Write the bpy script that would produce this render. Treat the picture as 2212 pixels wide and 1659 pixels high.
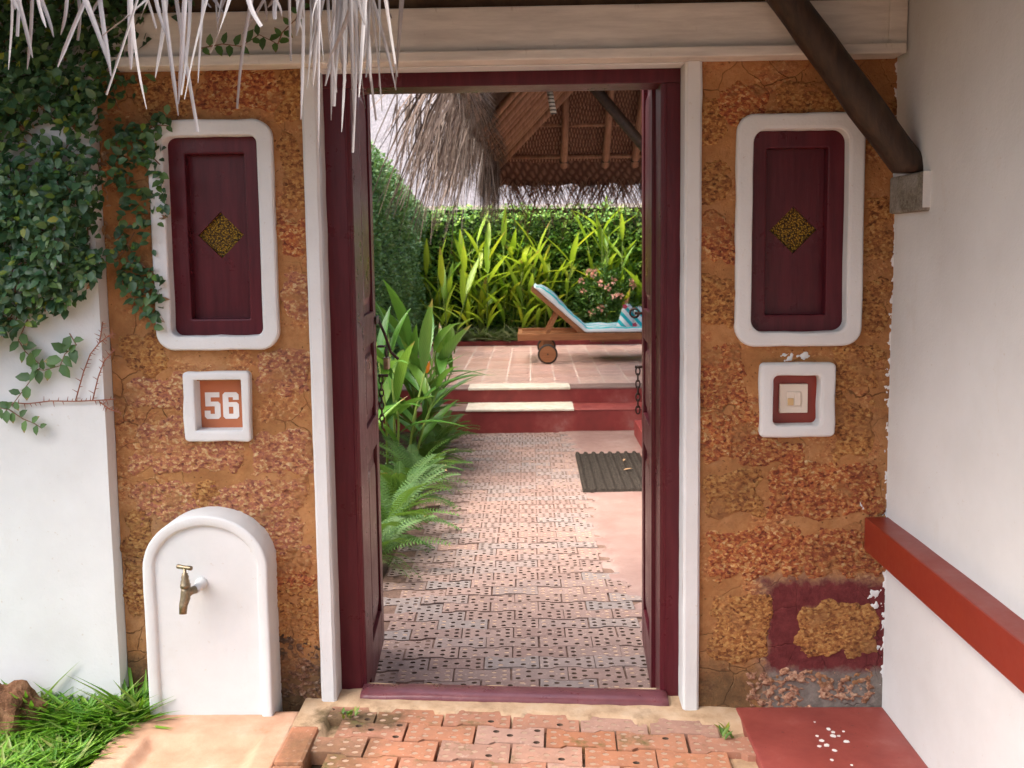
import bpy, bmesh, math, random
import numpy as np
from mathutils import Vector, Matrix, Euler, noise

random.seed(7)
rng = np.random.default_rng(7)
scene = bpy.context.scene
C = scene.collection
for o in list(bpy.data.objects):
    bpy.data.objects.remove(o)

# ------------------------------------------------------------------ camera
# photo pixel grid used for measuring: 2212 x 1659; principal point / focal length
PW, PH = 2212.0, 1659.0
CX, CY, F = 1106.0, 732.2, 2028.0
_d = Vector((42, -194.2, 2028.0)).normalized()             # world +Y (into the garden) in camera axes
_dn = Vector((284, 21168, 2028.0))
_dn = (_dn - _d * _dn.dot(_d)).normalized()                # world -Z in camera axes
_Z = -_dn
_X = _d.cross(_Z)
RW = Matrix((_X, _d, _Z))                                  # camera axes (right, down, forward) -> world
CAMH = 1.55
_r = RW @ Vector((0, 1512 - CY, F))
CAM = Vector((0, CAMH * _r.y / _r.z, CAMH))


def ray(px, py):
    return RW @ Vector((px - CX, py - CY, F))


def atY(px, py, Y):
    r = ray(px, py)
    return CAM + r * ((Y - CAM.y) / r.y)


def atZ(px, py, Z):
    r = ray(px, py)
    return CAM + r * ((Z - CAM.z) / r.z)


cd = bpy.data.cameras.new('camera')
cam = bpy.data.objects.new('camera', cd)
C.objects.link(cam)
right = RW @ Vector((1, 0, 0))
up = RW @ Vector((0, -1, 0))
fwd = RW @ Vector((0, 0, 1))
cam.matrix_world = Matrix(((right.x, up.x, -fwd.x, CAM.x), (right.y, up.y, -fwd.y, CAM.y),
                           (right.z, up.z, -fwd.z, CAM.z), (0, 0, 0, 1)))
cd.sensor_width = 36
cd.sensor_fit = 'HORIZONTAL'
cd.lens = 36 * F / PW
cd.shift_y = -(PH / 2 - CY) / PW
cd.clip_start = 0.05
cd.clip_end = 500
cd.dof.use_dof = True
cd.dof.focus_distance = 3.3
cd.dof.aperture_fstop = 6.3
scene.camera = cam

# ------------------------------------------------------------------ light
SUN_EL, SUN_AZ = math.radians(62), math.radians(256)       # azimuth clockwise from +Y: high, from the left
w = bpy.data.worlds.new('World')
scene.world = w
w.use_nodes = True
wt = w.node_tree
sky = wt.nodes.new('ShaderNodeTexSky')
sky.sky_type = 'NISHITA'
sky.sun_disc = False
sky.sun_elevation = SUN_EL
sky.sun_rotation = SUN_AZ
sky.air_density = 1.0
sky.dust_density = 8.0
sky.ozone_density = 1.0
bg = wt.nodes['Background']
bg.inputs['Strength'].default_value = 0.15
wt.links.new(sky.outputs['Color'], bg.inputs['Color'])
sd = bpy.data.lights.new('sun', 'SUN')
sun = bpy.data.objects.new('sun', sd)
C.objects.link(sun)
sd.energy = 1.5
sd.angle = math.radians(60)
sd.color = (1.0, 0.985, 0.96)
_sv = Vector((math.sin(SUN_AZ) * math.cos(SUN_EL), math.cos(SUN_AZ) * math.cos(SUN_EL), math.sin(SUN_EL)))
sun.rotation_euler = _sv.to_track_quat('Z', 'Y').to_euler()
scene.view_settings.view_transform = 'Standard'
scene.view_settings.look = 'None'
scene.view_settings.exposure = 1.86
scene.view_settings.gamma = 1.0


# ------------------------------------------------------------------ material helpers
class Mat:
    def __init__(s, name, rough=0.8, spec=0.3):
        s.m = bpy.data.materials.new(name)
        s.m.use_nodes = True
        s.t = s.m.node_tree
        s.b = s.t.nodes['Principled BSDF']
        s.b.inputs['Roughness'].default_value = rough
        s.b.inputs['Specular IOR Level'].default_value = spec
        s._co = None

    def put(s, sock, v):
        if isinstance(v, bpy.types.NodeSocket):
            s.t.links.new(v, sock)
        else:
            if isinstance(v, (tuple, list)) and len(v) == 3 and len(sock.default_value) == 4:
                v = (*v, 1)
            sock.default_value = v

    def node(s, typ, **kw):
        n = s.t.nodes.new(typ)
        for k, v in kw.items():
            setattr(n, k, v)
        return n

    @property
    def co(s):
        if s._co is None:
            s._co = s.node('ShaderNodeTexCoord').outputs['Object']
        return s._co

    def mapping(s, scale=(1, 1, 1), rot=(0, 0, 0), loc=(0, 0, 0), vec=None):
        n = s.node('ShaderNodeMapping')
        s.put(n.inputs['Vector'], vec or s.co)
        n.inputs['Scale'].default_value = scale
        n.inputs['Rotation'].default_value = rot
        if isinstance(loc, bpy.types.NodeSocket):
            s.t.links.new(loc, n.inputs['Location'])
        else:
            n.inputs['Location'].default_value = loc
        return n.outputs[0]

    def noise(s, scale, detail=4, rough=0.55, vec=None, dist=0):
        n = s.node('ShaderNodeTexNoise')
        s.put(n.inputs['Vector'], vec or s.co)
        n.inputs['Scale'].default_value = scale
        n.inputs['Detail'].default_value = detail
        n.inputs['Roughness'].default_value = rough
        n.inputs['Distortion'].default_value = dist
        return n.outputs['Fac']

    def vor(s, scale, feature='F1', out='Distance', vec=None, rnd=1.0):
        n = s.node('ShaderNodeTexVoronoi', feature=feature)
        s.put(n.inputs['Vector'], vec or s.co)
        n.inputs['Scale'].default_value = scale
        n.inputs['Randomness'].default_value = rnd
        return n.outputs[out]

    def wave(s, scale, dist=0, direction='X', vec=None, detail=2):
        n = s.node('ShaderNodeTexWave', bands_direction=direction)
        s.put(n.inputs['Vector'], vec or s.co)
        n.inputs['Scale'].default_value = scale
        n.inputs['Distortion'].default_value = dist
        n.inputs['Detail'].default_value = detail
        return n.outputs['Fac']

    def ramp(s, fac, stops, interp='LINEAR'):
        n = s.node('ShaderNodeValToRGB')
        s.put(n.inputs['Fac'], fac)
        cr = n.color_ramp
        cr.interpolation = interp
        while len(cr.elements) < len(stops):
            cr.elements.new(0.5)
        for e, (p, c) in zip(cr.elements, stops):
            e.position = p
            if not isinstance(c, (tuple, list)):
                c = (c, c, c)
            e.color = (*c, 1)
        return n.outputs['Color']

    def mix(s, fac, a, b, blend='MIX'):
        n = s.node('ShaderNodeMix', data_type='RGBA', blend_type=blend)
        s.put(n.inputs[0], fac)
        s.put(n.inputs[6], a)
        s.put(n.inputs[7], b)
        return n.outputs[2]

    def math(s, op, a, b=0.0, clamp=False):
        n = s.node('ShaderNodeMath', operation=op, use_clamp=clamp)
        s.put(n.inputs[0], a)
        s.put(n.inputs[1], b)
        return n.outputs[0]

    def sep(s, vec=None):
        n = s.node('ShaderNodeSeparateXYZ')
        s.put(n.inputs[0], vec or s.co)
        return n.outputs

    def rand(s):
        return s.node('ShaderNodeObjectInfo').outputs['Random']

    def island(s):
        return s.node('ShaderNodeNewGeometry').outputs['Random Per Island']

    def bump(s, h, strength=0.5, dist=0.01, normal=None):
        n = s.node('ShaderNodeBump')
        s.put(n.inputs['Height'], h)
        n.inputs['Strength'].default_value = strength
        n.inputs['Distance'].default_value = dist
        if normal is not None:
            s.t.links.new(normal, n.inputs['Normal'])
        s.t.links.new(n.outputs[0], s.b.inputs['Normal'])
        return n.outputs[0]

    def rectmask(s, r, amp, soft, nscale=14, vec=None, ax=(0, 2)):
        """1 inside the rectangle r=(u0,u1,v0,v1) on two object axes, with a ragged noisy edge"""
        q = s.sep(vec)
        du = s.math('SUBTRACT', s.math('ABSOLUTE', s.math('SUBTRACT', q[ax[0]], (r[0] + r[1]) / 2)), (r[1] - r[0]) / 2)
        dv = s.math('SUBTRACT', s.math('ABSOLUTE', s.math('SUBTRACT', q[ax[1]], (r[2] + r[3]) / 2)), (r[3] - r[2]) / 2)
        d = s.math('MAXIMUM', du, dv)
        n = s.math('MULTIPLY', s.math('SUBTRACT', s.noise(nscale, 6, 0.7, vec), 0.5), amp)
        d = s.math('ADD', d, n)
        return s.math('SUBTRACT', 1.0, s.math('DIVIDE', s.math('ADD', d, soft), 2 * soft, True), True)

    def color(s, v):
        s.put(s.b.inputs['Base Color'], v)
        return s

    def rough(s, v):
        s.put(s.b.inputs['Roughness'], v)
        return s

    def translucent(s, col, fac=0.35):
        tr = s.node('ShaderNodeBsdfTranslucent')
        s.put(tr.inputs['Color'], col)
        mx = s.node('ShaderNodeMixShader')
        mx.inputs[0].default_value = fac
        s.t.links.new(s.b.outputs[0], mx.inputs[1])
        s.t.links.new(tr.outputs[0], mx.inputs[2])
        out = [n for n in s.t.nodes if n.type == 'OUTPUT_MATERIAL'][0]
        s.t.links.new(mx.outputs[0], out.inputs['Surface'])


MT = {}


def mk(name, rough=0.8, spec=0.3):
    x = Mat(name, rough, spec)
    MT[name] = x.m
    return x


# lime wash
m = mk('white_plaster', 0.85)
br = m.noise(9, 5, 0.6, m.mapping((1, 1, 0.25)))
sp = m.noise(2.2, 5, 0.6)
c = m.mix(m.ramp(sp, [(0.35, 0), (0.75, 1)]), (0.665, 0.685, 0.69), (0.575, 0.585, 0.58))
c = m.mix(m.ramp(m.noise(60, 3, 0.6), [(0.68, 0), (0.74, 0.5)]), c, (0.5, 0.44, 0.37))
c = m.mix(m.ramp(m.noise(5, 7, 0.75, m.mapping((1, 1, 0.5), loc=(3, 1, 7))), [(0.60, 0), (0.78, 0.35)]), c, (0.52, 0.47, 0.40))
m.color(c)
hh = m.math('ADD', br, m.math('MULTIPLY', m.noise(110, 3), 0.35))
hh = m.math('ADD', hh, m.math('MULTIPLY', m.noise(26, 5, 0.7), 0.6))
m.bump(hh, 0.38, 0.006)
# beam paint: thin grey wash with brush marks
m = mk('beam_paint', 0.8)
st = m.noise(6, 6, 0.65, m.mapping((0.7, 1, 6)))
c = m.mix(m.ramp(st, [(0.35, 0), (0.7, 1)]), (0.70, 0.67, 0.61), (0.52, 0.49, 0.45))
c = m.mix(m.ramp(m.noise(14, 5, 0.7, m.mapping((2.5, 1, 0.6))), [(0.62, 0), (0.8, 0.7)]), c, (0.30, 0.25, 0.19))
m.color(c)
m.bump(st, 0.3, 0.006)
# orange mud plaster with crazing
m = mk('mud_plaster', 0.93, 0.15)
n1 = m.noise(4.0, 6, 0.62)
n2 = m.noise(38, 5, 0.65)
c = m.ramp(n1, [(0.28, (0.27, 0.125, 0.048)), (0.5, (0.38, 0.185, 0.072)), (0.72, (0.47, 0.25, 0.115))])
c = m.mix(m.ramp(n2, [(0.45, 0), (0.75, 0.55)]), c, (0.26, 0.10, 0.035))
sv = m.mapping((1.0, 1.0, 1.35), rot=(0, 0.45, 0))
sn = m.math('ADD', m.math('MULTIPLY', m.noise(60, 5, 0.7, sv, 0.5), 0.72), m.math('MULTIPLY', m.vor(95, 'F1', 'Color', sv), 0.28))
spk = m.ramp(sn, [(0.32, (0.10, 0.034, 0.02)), (0.43, (0.28, 0.095, 0.045)), (0.52, (0.42, 0.17, 0.065)), (0.60, (0.55, 0.32, 0.13)), (0.69, (0.62, 0.45, 0.25))])
spm = m.ramp(m.noise(5.5, 6, 0.7, m.mapping((1, 1, 1.5), loc=(2.2, 0, 1.1))), [(0.50, 0), (0.60, 1)])
c = m.mix(m.math('MULTIPLY', spm, 0.8), c, spk)
wv = m.node('ShaderNodeVectorMath', operation='ADD')
m.put(wv.inputs[0], m.co)
nz = m.node('ShaderNodeTexNoise')
m.put(nz.inputs['Vector'], m.co)
nz.inputs['Scale'].default_value = 7
nz.inputs['Detail'].default_value = 4
vs = m.node('ShaderNodeVectorMath', operation='SCALE')
m.put(vs.inputs[0], nz.outputs['Color'])
vs.inputs['Scale'].default_value = 0.11
m.put(wv.inputs[1], vs.outputs[0])
ck = m.vor(8.5, 'DISTANCE_TO_EDGE', vec=wv.outputs[0])
cm = m.math('MULTIPLY', m.ramp(ck, [(0.002, 1), (0.016, 0)]), m.ramp(m.noise(2.6, 3), [(0.47, 0), (0.6, 1)]))
c = m.mix(m.math('MULTIPLY', cm, 0.6), c, (0.07, 0.03, 0.014))
c = m.mix(m.ramp(m.noise(75, 2), [(0.66, 0), (0.72, 0.8)]), c, (0.10, 0.04, 0.015))
gr = m.ramp(m.noise(3.1, 6, 0.7, m.mapping(loc=(5, 3, 1))), [(0.6, 0), (0.75, 0.45)])
c = m.mix(gr, c, (0.27, 0.19, 0.13))


def px_rect(x0, y0, x1, y1):
    a_, b_ = atY(x0, y1, 0), atY(x1, y0, 0)
    return (a_.x, b_.x, a_.z, b_.z)


soot = m.ramp(m.noise(3.2, 6, 0.75, m.mapping(loc=(7, 2, 3))), [(0.42, 0), (0.68, 0.55)])
c = m.mix(soot, c, m.mix(0.75, c, (0.09, 0.05, 0.025)))
# old grey cement skim, worn maroon paint and damp blotches with shapes of their own
n18 = m.noise(24, 6, 0.7)
c = m.mix(m.math('MULTIPLY', m.rectmask(px_rect(1650, 1430, 1930, 1560), 0.16, 0.012), 0.95), c, m.ramp(n18, [(0.3, (0.10, 0.092, 0.085)), (0.7, (0.25, 0.225, 0.20))]))
ring = m.math('MULTIPLY', m.rectmask(px_rect(1655, 1255, 1930, 1448), 0.12, 0.014), m.math('SUBTRACT', 1.0, m.rectmask(px_rect(1745, 1315, 1862, 1398), 0.10, 0.012)))
wash = m.math('MULTIPLY', m.rectmask(px_rect(1640, 1245, 1930, 1458), 0.16, 0.03), m.math('SUBTRACT', 1.0, m.rectmask(px_rect(1740, 1310, 1868, 1402), 0.10, 0.02)))
c = m.mix(m.math('MULTIPLY', wash, 0.7), c, (0.16, 0.115, 0.10))
c = m.mix(ring, c, m.ramp(n18, [(0.3, (0.085, 0.017, 0.019)), (0.62, (0.15, 0.034, 0.034)), (0.8, (0.20, 0.10, 0.085))]))
damp = m.math('MAXIMUM', m.rectmask(px_rect(1480, 1445, 1625, 1600), 0.30, 0.06, 9), m.rectmask(px_rect(240, 1420, 730, 1600), 0.30, 0.06, 9))
c = m.mix(m.math('MULTIPLY', damp, 0.8), c, m.ramp(n18, [(0.3, (0.04, 0.03, 0.02)), (0.55, (0.10, 0.065, 0.035)), (0.75, (0.22, 0.12, 0.055))]))
m.color(c)
h = m.math('SUBTRACT', m.math('ADD', m.math('MULTIPLY', n2, 0.5), m.math('MULTIPLY', m.noise(130, 4, 0.7), 0.3)), m.math('MULTIPLY', cm, 0.9))
m.bump(h, 0.75, 0.012)
# laterite stone


def laterite(name, pal, dark=0.0):
    m = mk(name, 0.9, 0.2)
    off = m.math('MULTIPLY', m.rand(), 20.0)
    vec = m.mapping((1.0, 1.0, 1.35), rot=(0, 0.45, 0), loc=off)
    n = m.math('ADD', m.math('MULTIPLY', m.noise(62, 5, 0.7, vec, 0.5), 0.72), m.math('MULTIPLY', m.vor(95, 'F1', 'Color', vec), 0.28))
    c = m.ramp(n, [(0.32, pal[0]), (0.43, pal[1]), (0.52, pal[2]), (0.60, pal[3]), (0.69, pal[4])])
    v = m.vor(70, vec=vec)
    pit = m.ramp(v, [(0.04, 1), (0.20, 0)])
    msk = m.ramp(m.noise(15, 3, vec=vec), [(0.45, 0), (0.6, 1)])
    pit = m.math('MULTIPLY', pit, msk)
    c = m.mix(m.math('MULTIPLY', pit, 0.7), c, (0.07, 0.028, 0.016))
    gl = m.ramp(m.noise(8, 4, vec=vec), [(0.54, 0), (0.66, 0.8)])
    c = m.mix(gl, c, (0.38, 0.18, 0.07))
    if dark:
        c = m.mix(m.ramp(m.noise(9, 5, 0.7), [(0.35, dark), (0.65, 0.1)]), c, (0.03, 0.026, 0.02))
    soot = m.ramp(m.noise(3.2, 6, 0.75, m.mapping(loc=(7, 2, 3))), [(0.42, 0), (0.68, 0.55)])
    c = m.mix(soot, c, m.mix(0.75, c, (0.07, 0.04, 0.022)))
    c = m.mix(0.10, c, (0.10, 0.06, 0.035))
    m.color(c)
    m.bump(m.math('SUBTRACT', n, m.math('MULTIPLY', pit, 0.8)), 0.8, 0.014)
    return m


laterite('laterite_red', [(0.11, 0.030, 0.018), (0.30, 0.075, 0.035), (0.44, 0.15, 0.05), (0.56, 0.31, 0.11), (0.66, 0.47, 0.26)])
laterite('laterite_pink', [(0.15, 0.055, 0.04), (0.36, 0.13, 0.085), (0.46, 0.19, 0.085), (0.60, 0.37, 0.17), (0.70, 0.52, 0.30)])
laterite('laterite_brown', [(0.10, 0.035, 0.015), (0.28, 0.105, 0.035), (0.42, 0.19, 0.06), (0.52, 0.28, 0.09), (0.58, 0.36, 0.14)])
laterite('laterite_dirty', [(0.06, 0.03, 0.02), (0.20, 0.085, 0.05), (0.33, 0.16, 0.09), (0.45, 0.28, 0.18), (0.58, 0.42, 0.30)], 0.9)
laterite('laterite_pale', [(0.12, 0.05, 0.035), (0.35, 0.17, 0.11), (0.50, 0.27, 0.17), (0.60, 0.38, 0.26), (0.66, 0.46, 0.33)], 0.0)

m = mk('grey_cement', 0.9)
c = m.ramp(m.noise(22, 6, 0.7), [(0.3, (0.09, 0.085, 0.08)), (0.7, (0.24, 0.22, 0.20))])
m.color(c)
m.bump(m.noise(60, 5, 0.7), 0.6, 0.01)
m = mk('damp_stain', 0.9)
m.color(m.ramp(m.noise(30, 6, 0.7), [(0.3, (0.045, 0.032, 0.02)), (0.55, (0.12, 0.075, 0.04)), (0.75, (0.24, 0.13, 0.06))]))
m.bump(m.noise(80, 4, 0.7), 0.7, 0.01)
m = mk('old_maroon_paint', 0.6)
c = m.ramp(m.noise(18, 6, 0.7), [(0.3, (0.085, 0.018, 0.020)), (0.65, (0.15, 0.036, 0.034)), (0.8, (0.20, 0.10, 0.085))])
m.color(c)
m.bump(m.noise(50, 5, 0.7), 0.5, 0.008)
# gloss paints
m = mk('maroon_gloss', 0.30, 0.28)
g = m.noise(14, 6, 0.7, m.mapping((3, 3, 0.25)))
c = m.mix(m.ramp(g, [(0.3, 0), (0.7, 1)]), (0.058, 0.006, 0.011), (0.10, 0.013, 0.020))
c = m.mix(m.ramp(m.noise(24, 6, 0.75, m.mapping(loc=(4, 4, 4))), [(0.66, 0), (0.74, 0.55)]), c, (0.15, 0.06, 0.055))
m.color(c)
m.rough(m.ramp(m.noise(6, 5, 0.7), [(0.3, 0.24), (0.7, 0.42)]))
m.bump(m.noise(22, 5, 0.65, m.mapping((4, 4, 0.3))), 0.22, 0.005)
m = mk('red_gloss', 0.35, 0.5)
m.color(m.mix(m.noise(4, 4), (0.25, 0.026, 0.012), (0.18, 0.020, 0.011)))
m.rough(m.ramp(m.noise(9, 5, 0.7), [(0.3, 0.28), (0.7, 0.48)]))
m.bump(m.noise(30, 4), 0.1, 0.004)
m = mk('red_oxide', 0.45, 0.5)
c = m.ramp(m.noise(5, 6, 0.65), [(0.3, (0.21, 0.040, 0.034)), (0.6, (0.29, 0.062, 0.050)), (0.8, (0.38, 0.14, 0.12))])
c = m.mix(m.ramp(m.noise(55, 2), [(0.72, 0), (0.76, 0.5)]), c, (0.07, 0.03, 0.025))
m.color(c)
m.rough(m.ramp(m.noise(7, 5, 0.7), [(0.3, 0.35), (0.7, 0.62)]))
m.bump(m.noise(40, 5), 0.15, 0.004)
m = mk('red_riser', 0.6, 0.4)
c = m.ramp(m.noise(2.6, 6, 0.65), [(0.3, (0.15, 0.022, 0.018)), (0.5, (0.22, 0.030, 0.026)), (0.62, (0.27, 0.06, 0.05)), (0.72, (0.33, 0.14, 0.12))])
m.color(c)
m.bump(m.noise(30, 5), 0.2, 0.006)
m = mk('white_drip', 0.6)
m.color((0.78, 0.77, 0.75))
m.bump(m.noise(80), 0.1, 0.002)
m = mk('cream_stone', 0.7)
m.color(m.ramp(m.noise(12, 5, 0.7), [(0.3, (0.55, 0.47, 0.36)), (0.7, (0.72, 0.66, 0.55))]))
m.bump(m.noise(90, 4), 0.2, 0.004)
m = mk('gold_grille', 0.45)
ch = m.node('ShaderNodeTexChecker')
m.put(ch.inputs['Vector'], m.mapping((1, 1, 1), rot=(0, 0.785, 0)))
ch.inputs['Scale'].default_value = 260
gv = m.vor(170)
c = m.ramp(gv, [(0.1, (0.45, 0.30, 0.03)), (0.4, (0.20, 0.11, 0.01)), (0.7, (0.03, 0.015, 0.005))])
m.color(c)
m.b.inputs['Metallic'].default_value = 0.3
m.bump(gv, 0.8, 0.004)
m = mk('terracotta_paint', 0.7)
m.color(m.mix(m.noise(20, 5), (0.50, 0.17, 0.075), (0.42, 0.13, 0.06)))
m.bump(m.noise(60), 0.15, 0.003)
m = mk('number_white', 0.7)
m.color(m.mix(m.noise(40, 4), (0.80, 0.79, 0.77), (0.70, 0.66, 0.62)))
m.bump(m.noise(70), 0.1, 0.002)
m = mk('switch_plastic', 0.4, 0.5)
m.color(m.mix(m.noise(8), (0.68, 0.62, 0.53), (0.62, 0.55, 0.46)))
m = mk('switch_amber', 0.4, 0.5)
m.color(m.mix(m.noise(8), (0.60, 0.42, 0.20), (0.52, 0.35, 0.16)))
m = mk('brass', 0.42, 0.5)
m.b.inputs['Metallic'].default_value = 0.85
m.color(m.ramp(m.noise(40, 5, 0.7), [(0.3, (0.15, 0.115, 0.07)), (0.6, (0.32, 0.26, 0.17)), (0.8, (0.45, 0.38, 0.27))]))
m.bump(m.noise(90), 0.2, 0.002)
m = mk('iron', 0.6, 0.4)
m.b.inputs['Metallic'].default_value = 0.5
m.color(m.ramp(m.noise(60, 5), [(0.3, (0.025, 0.018, 0.015)), (0.7, (0.09, 0.05, 0.035))]))
m.bump(m.noise(120), 0.3, 0.002)


def brickmat(name, cols, moss=0.0):
    m = mk(name, 0.85, 0.3)
    r = m.rand()
    vec = m.mapping(loc=m.math('MULTIPLY', r, 30.0))
    base = m.ramp(r, [(i / (len(cols) - 1), k) for i, k in enumerate(cols)])
    n = m.noise(14, 5, 0.65, vec)
    c = m.mix(m.ramp(n, [(0.35, 0), (0.7, 0.6)]), base, m.mix(0.6, base, (0.13, 0.09, 0.075)))
    c = m.mix(m.ramp(m.noise(70, 3, vec=vec), [(0.6, 0), (0.75, 0.5)]), c, (0.6, 0.47, 0.38))
    if moss:
        wp = m.node('ShaderNodeNewGeometry').outputs['Position']
        mk_ = m.math('MAXIMUM', m.rectmask((-0.80, -0.45, -0.19, -0.075), 0.16, 0.03, 18, wp, (0, 1)), m.math('MULTIPLY', m.rectmask((-0.80, -0.52, -0.46, -0.27), 0.20, 0.05, 18, wp, (0, 1)), 0.7))
        c = m.mix(m.math('MULTIPLY', mk_, 0.85), c, m.ramp(m.noise(60, 5, 0.7, wp), [(0.3, (0.045, 0.034, 0.018)), (0.7, (0.14, 0.10, 0.045))]))
        mo = m.ramp(m.noise(6, 5, 0.7, vec), [(0.58, 0), (0.7, moss)])
        c = m.mix(mo, c, (0.10, 0.10, 0.03))
    m.color(c)
    m.bump(m.math('ADD', n, m.math('MULTIPLY', m.noise(90, 4, vec=vec), 0.5)), 0.45, 0.006)


brickmat('brick_outside', [(0.42, 0.20, 0.13), (0.45, 0.19, 0.10), (0.40, 0.23, 0.17), (0.50, 0.31, 0.24), (0.43, 0.17, 0.08), (0.46, 0.25, 0.17)], 0.8)
brickmat('brick_path', [(0.23, 0.152, 0.127), (0.265, 0.18, 0.152), (0.215, 0.137, 0.115), (0.245, 0.185, 0.165), (0.21, 0.178, 0.165), (0.25, 0.16, 0.132)], 0.0)
brickmat('terrace_tile', [(0.62, 0.36, 0.29), (0.68, 0.44, 0.37), (0.62, 0.40, 0.35), (0.70, 0.48, 0.40), (0.58, 0.33, 0.26)], 0.0)
MT['terrace_tile'].node_tree.nodes['Principled BSDF'].inputs['Roughness'].default_value = 0.3
MT['terrace_tile'].node_tree.nodes['Principled BSDF'].inputs['Specular IOR Level'].default_value = 0.5
m = mk('hole_dark', 0.95, 0.1)
m.color(m.mix(m.noise(60), (0.075, 0.05, 0.037), (0.16, 0.11, 0.082)))
m = mk('hole_sand', 0.95, 0.1)
m.color(m.mix(m.noise(60, 5), (0.36, 0.24, 0.17), (0.46, 0.33, 0.24)))
m.bump(m.noise(160), 0.4, 0.003)
m = mk('sandy_cement', 0.92, 0.2)
c = m.ramp(m.noise(9, 6, 0.65), [(0.3, (0.34, 0.22, 0.13)), (0.5, (0.50, 0.35, 0.22)), (0.75, (0.58, 0.44, 0.31))])
c = m.mix(m.ramp(m.noise(4, 5, 0.7), [(0.62, 0), (0.72, 0.4)]), c, (0.12, 0.085, 0.045))
c = m.mix(m.math('MULTIPLY', m.rectmask((-0.74, -0.44, -0.18, -0.085), 0.16, 0.03, 18, None, (0, 1)), 0.85), c, m.ramp(m.noise(60, 5, 0.7), [(0.3, (0.045, 0.034, 0.018)), (0.7, (0.14, 0.10, 0.045))]))
m.color(c)
m.bump(m.noise(60, 5, 0.7), 0.5, 0.008)
m = mk('moss', 0.95, 0.1)
m.color(m.ramp(m.noise(40, 6, 0.7), [(0.3, (0.045, 0.032, 0.018)), (0.55, (0.085, 0.065, 0.03)), (0.75, (0.12, 0.12, 0.045))]))
m.bump(m.noise(90, 4), 0.6, 0.008)
m = mk('pink_cement', 0.7, 0.4)
c = m.ramp(m.noise(3, 6, 0.65), [(0.3, (0.19, 0.112, 0.094)), (0.55, (0.235, 0.15, 0.127)), (0.75, (0.30, 0.22, 0.185))])
m.color(c)
m.rough(m.ramp(m.noise(5, 5, 0.7), [(0.3, 0.4), (0.7, 0.75)]))
m.bump(m.noise(40, 5), 0.2, 0.006)
m = mk('path_grout', 0.95, 0.1)
m.color(m.ramp(m.noise(30, 6, 0.7), [(0.3, (0.10, 0.062, 0.047)), (0.7, (0.21, 0.135, 0.105))]))
m.bump(m.noise(120, 4), 0.5, 0.006)
m = mk('soil', 0.95, 0.1)
m.color(m.ramp(m.noise(25, 8, 0.75), [(0.3, (0.035, 0.022, 0.015)), (0.6, (0.09, 0.058, 0.04)), (0.8, (0.17, 0.12, 0.09))]))
m.bump(m.noise(50, 6, 0.7), 0.9, 0.02)
m = mk('terracotta_slab', 0.8, 0.3)
c = m.ramp(m.noise(6, 6, 0.65), [(0.3, (0.44, 0.24, 0.15)), (0.55, (0.55, 0.33, 0.22)), (0.75, (0.60, 0.42, 0.31))])
c = m.mix(m.ramp(m.noise(13, 5, 0.7), [(0.62, 0), (0.75, 0.55)]), c, (0.5, 0.19, 0.07))
m.color(c)
m.bump(m.noise(70, 5, 0.7), 0.35, 0.006)
m = mk('concrete_block', 0.95, 0.1)
c = m.ramp(m.noise(90, 4, 0.7), [(0.35, (0.12, 0.105, 0.08)), (0.6, (0.26, 0.24, 0.20))])
c = m.mix(m.ramp(m.noise(14, 4), [(0.45, 0), (0.65, 0.6)]), c, (0.34, 0.33, 0.30))
m.color(c)
m.bump(m.noise(110, 4, 0.7), 0.8, 0.008)
# timber


def wood(name, a, b, sc=(1, 1, 1), rough=0.6, spec=0.35, bump=0.3):
    m = mk(name, rough, spec)
    off = m.math('MULTIPLY', m.rand(), 9.0)
    vec = m.mapping(sc, loc=off)
    n = m.noise(12, 6, 0.65, vec, 0.6)
    c = m.ramp(n, [(0.3, a), (0.7, b)])
    m.color(c)
    m.bump(n, bump, 0.008)


wood('dark_timber', (0.014, 0.008, 0.005), (0.06, 0.032, 0.018), (3, 3, 0.4), 0.55, 0.4, 0.6)
wood('roof_timber', (0.055, 0.034, 0.020), (0.13, 0.085, 0.05), (1, 1, 1), 0.8, 0.2, 0.4)
wood('teak', (0.22, 0.085, 0.030), (0.36, 0.155, 0.06), (0.3, 4, 4), 0.5, 0.4, 0.15)
wood('pole_wood', (0.19, 0.085, 0.045), (0.38, 0.20, 0.12), (3, 0.5, 0.5), 0.7, 0.3, 0.5)
m = mk('rubber', 0.7)
m.color(m.mix(m.noise(30), (0.030, 0.022, 0.018), (0.055, 0.04, 0.03)))
m = mk('coir', 0.9, 0.15)
m.color(m.ramp(m.noise(70, 4), [(0.3, (0.014, 0.011, 0.009)), (0.7, (0.045, 0.036, 0.028))]))
m.bump(m.noise(160), 0.6, 0.006)
# towel stripes run along the lounger
m = mk('towel_stripe', 0.9, 0.1)
yy = m.math('FRACT', m.math('ADD', m.math('MULTIPLY', m.sep()[1], 4.4), 0.42))
c = m.ramp(yy, [(0.0, (0.74, 0.78, 0.78)), (0.50, (0.02, 0.60, 0.60)), (0.80, (0.02, 0.60, 0.60)), (0.82, (0.74, 0.78, 0.78))], 'CONSTANT')
m.color(c)
m.bump(m.noise(160, 4), 0.5, 0.006)
m = mk('towel_folded', 0.9, 0.1)
yy = m.math('FRACT', m.math('MULTIPLY', m.math('ADD', m.sep()[0], m.math('MULTIPLY', m.sep()[2], 0.9)), 9.0))
c = m.ramp(yy, [(0.0, (0.76, 0.79, 0.78)), (0.52, (0.03, 0.46, 0.50))], 'CONSTANT')
m.color(c)
m.bump(m.noise(120, 4), 0.5, 0.006)
m = mk('petal_red', 0.6)
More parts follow.
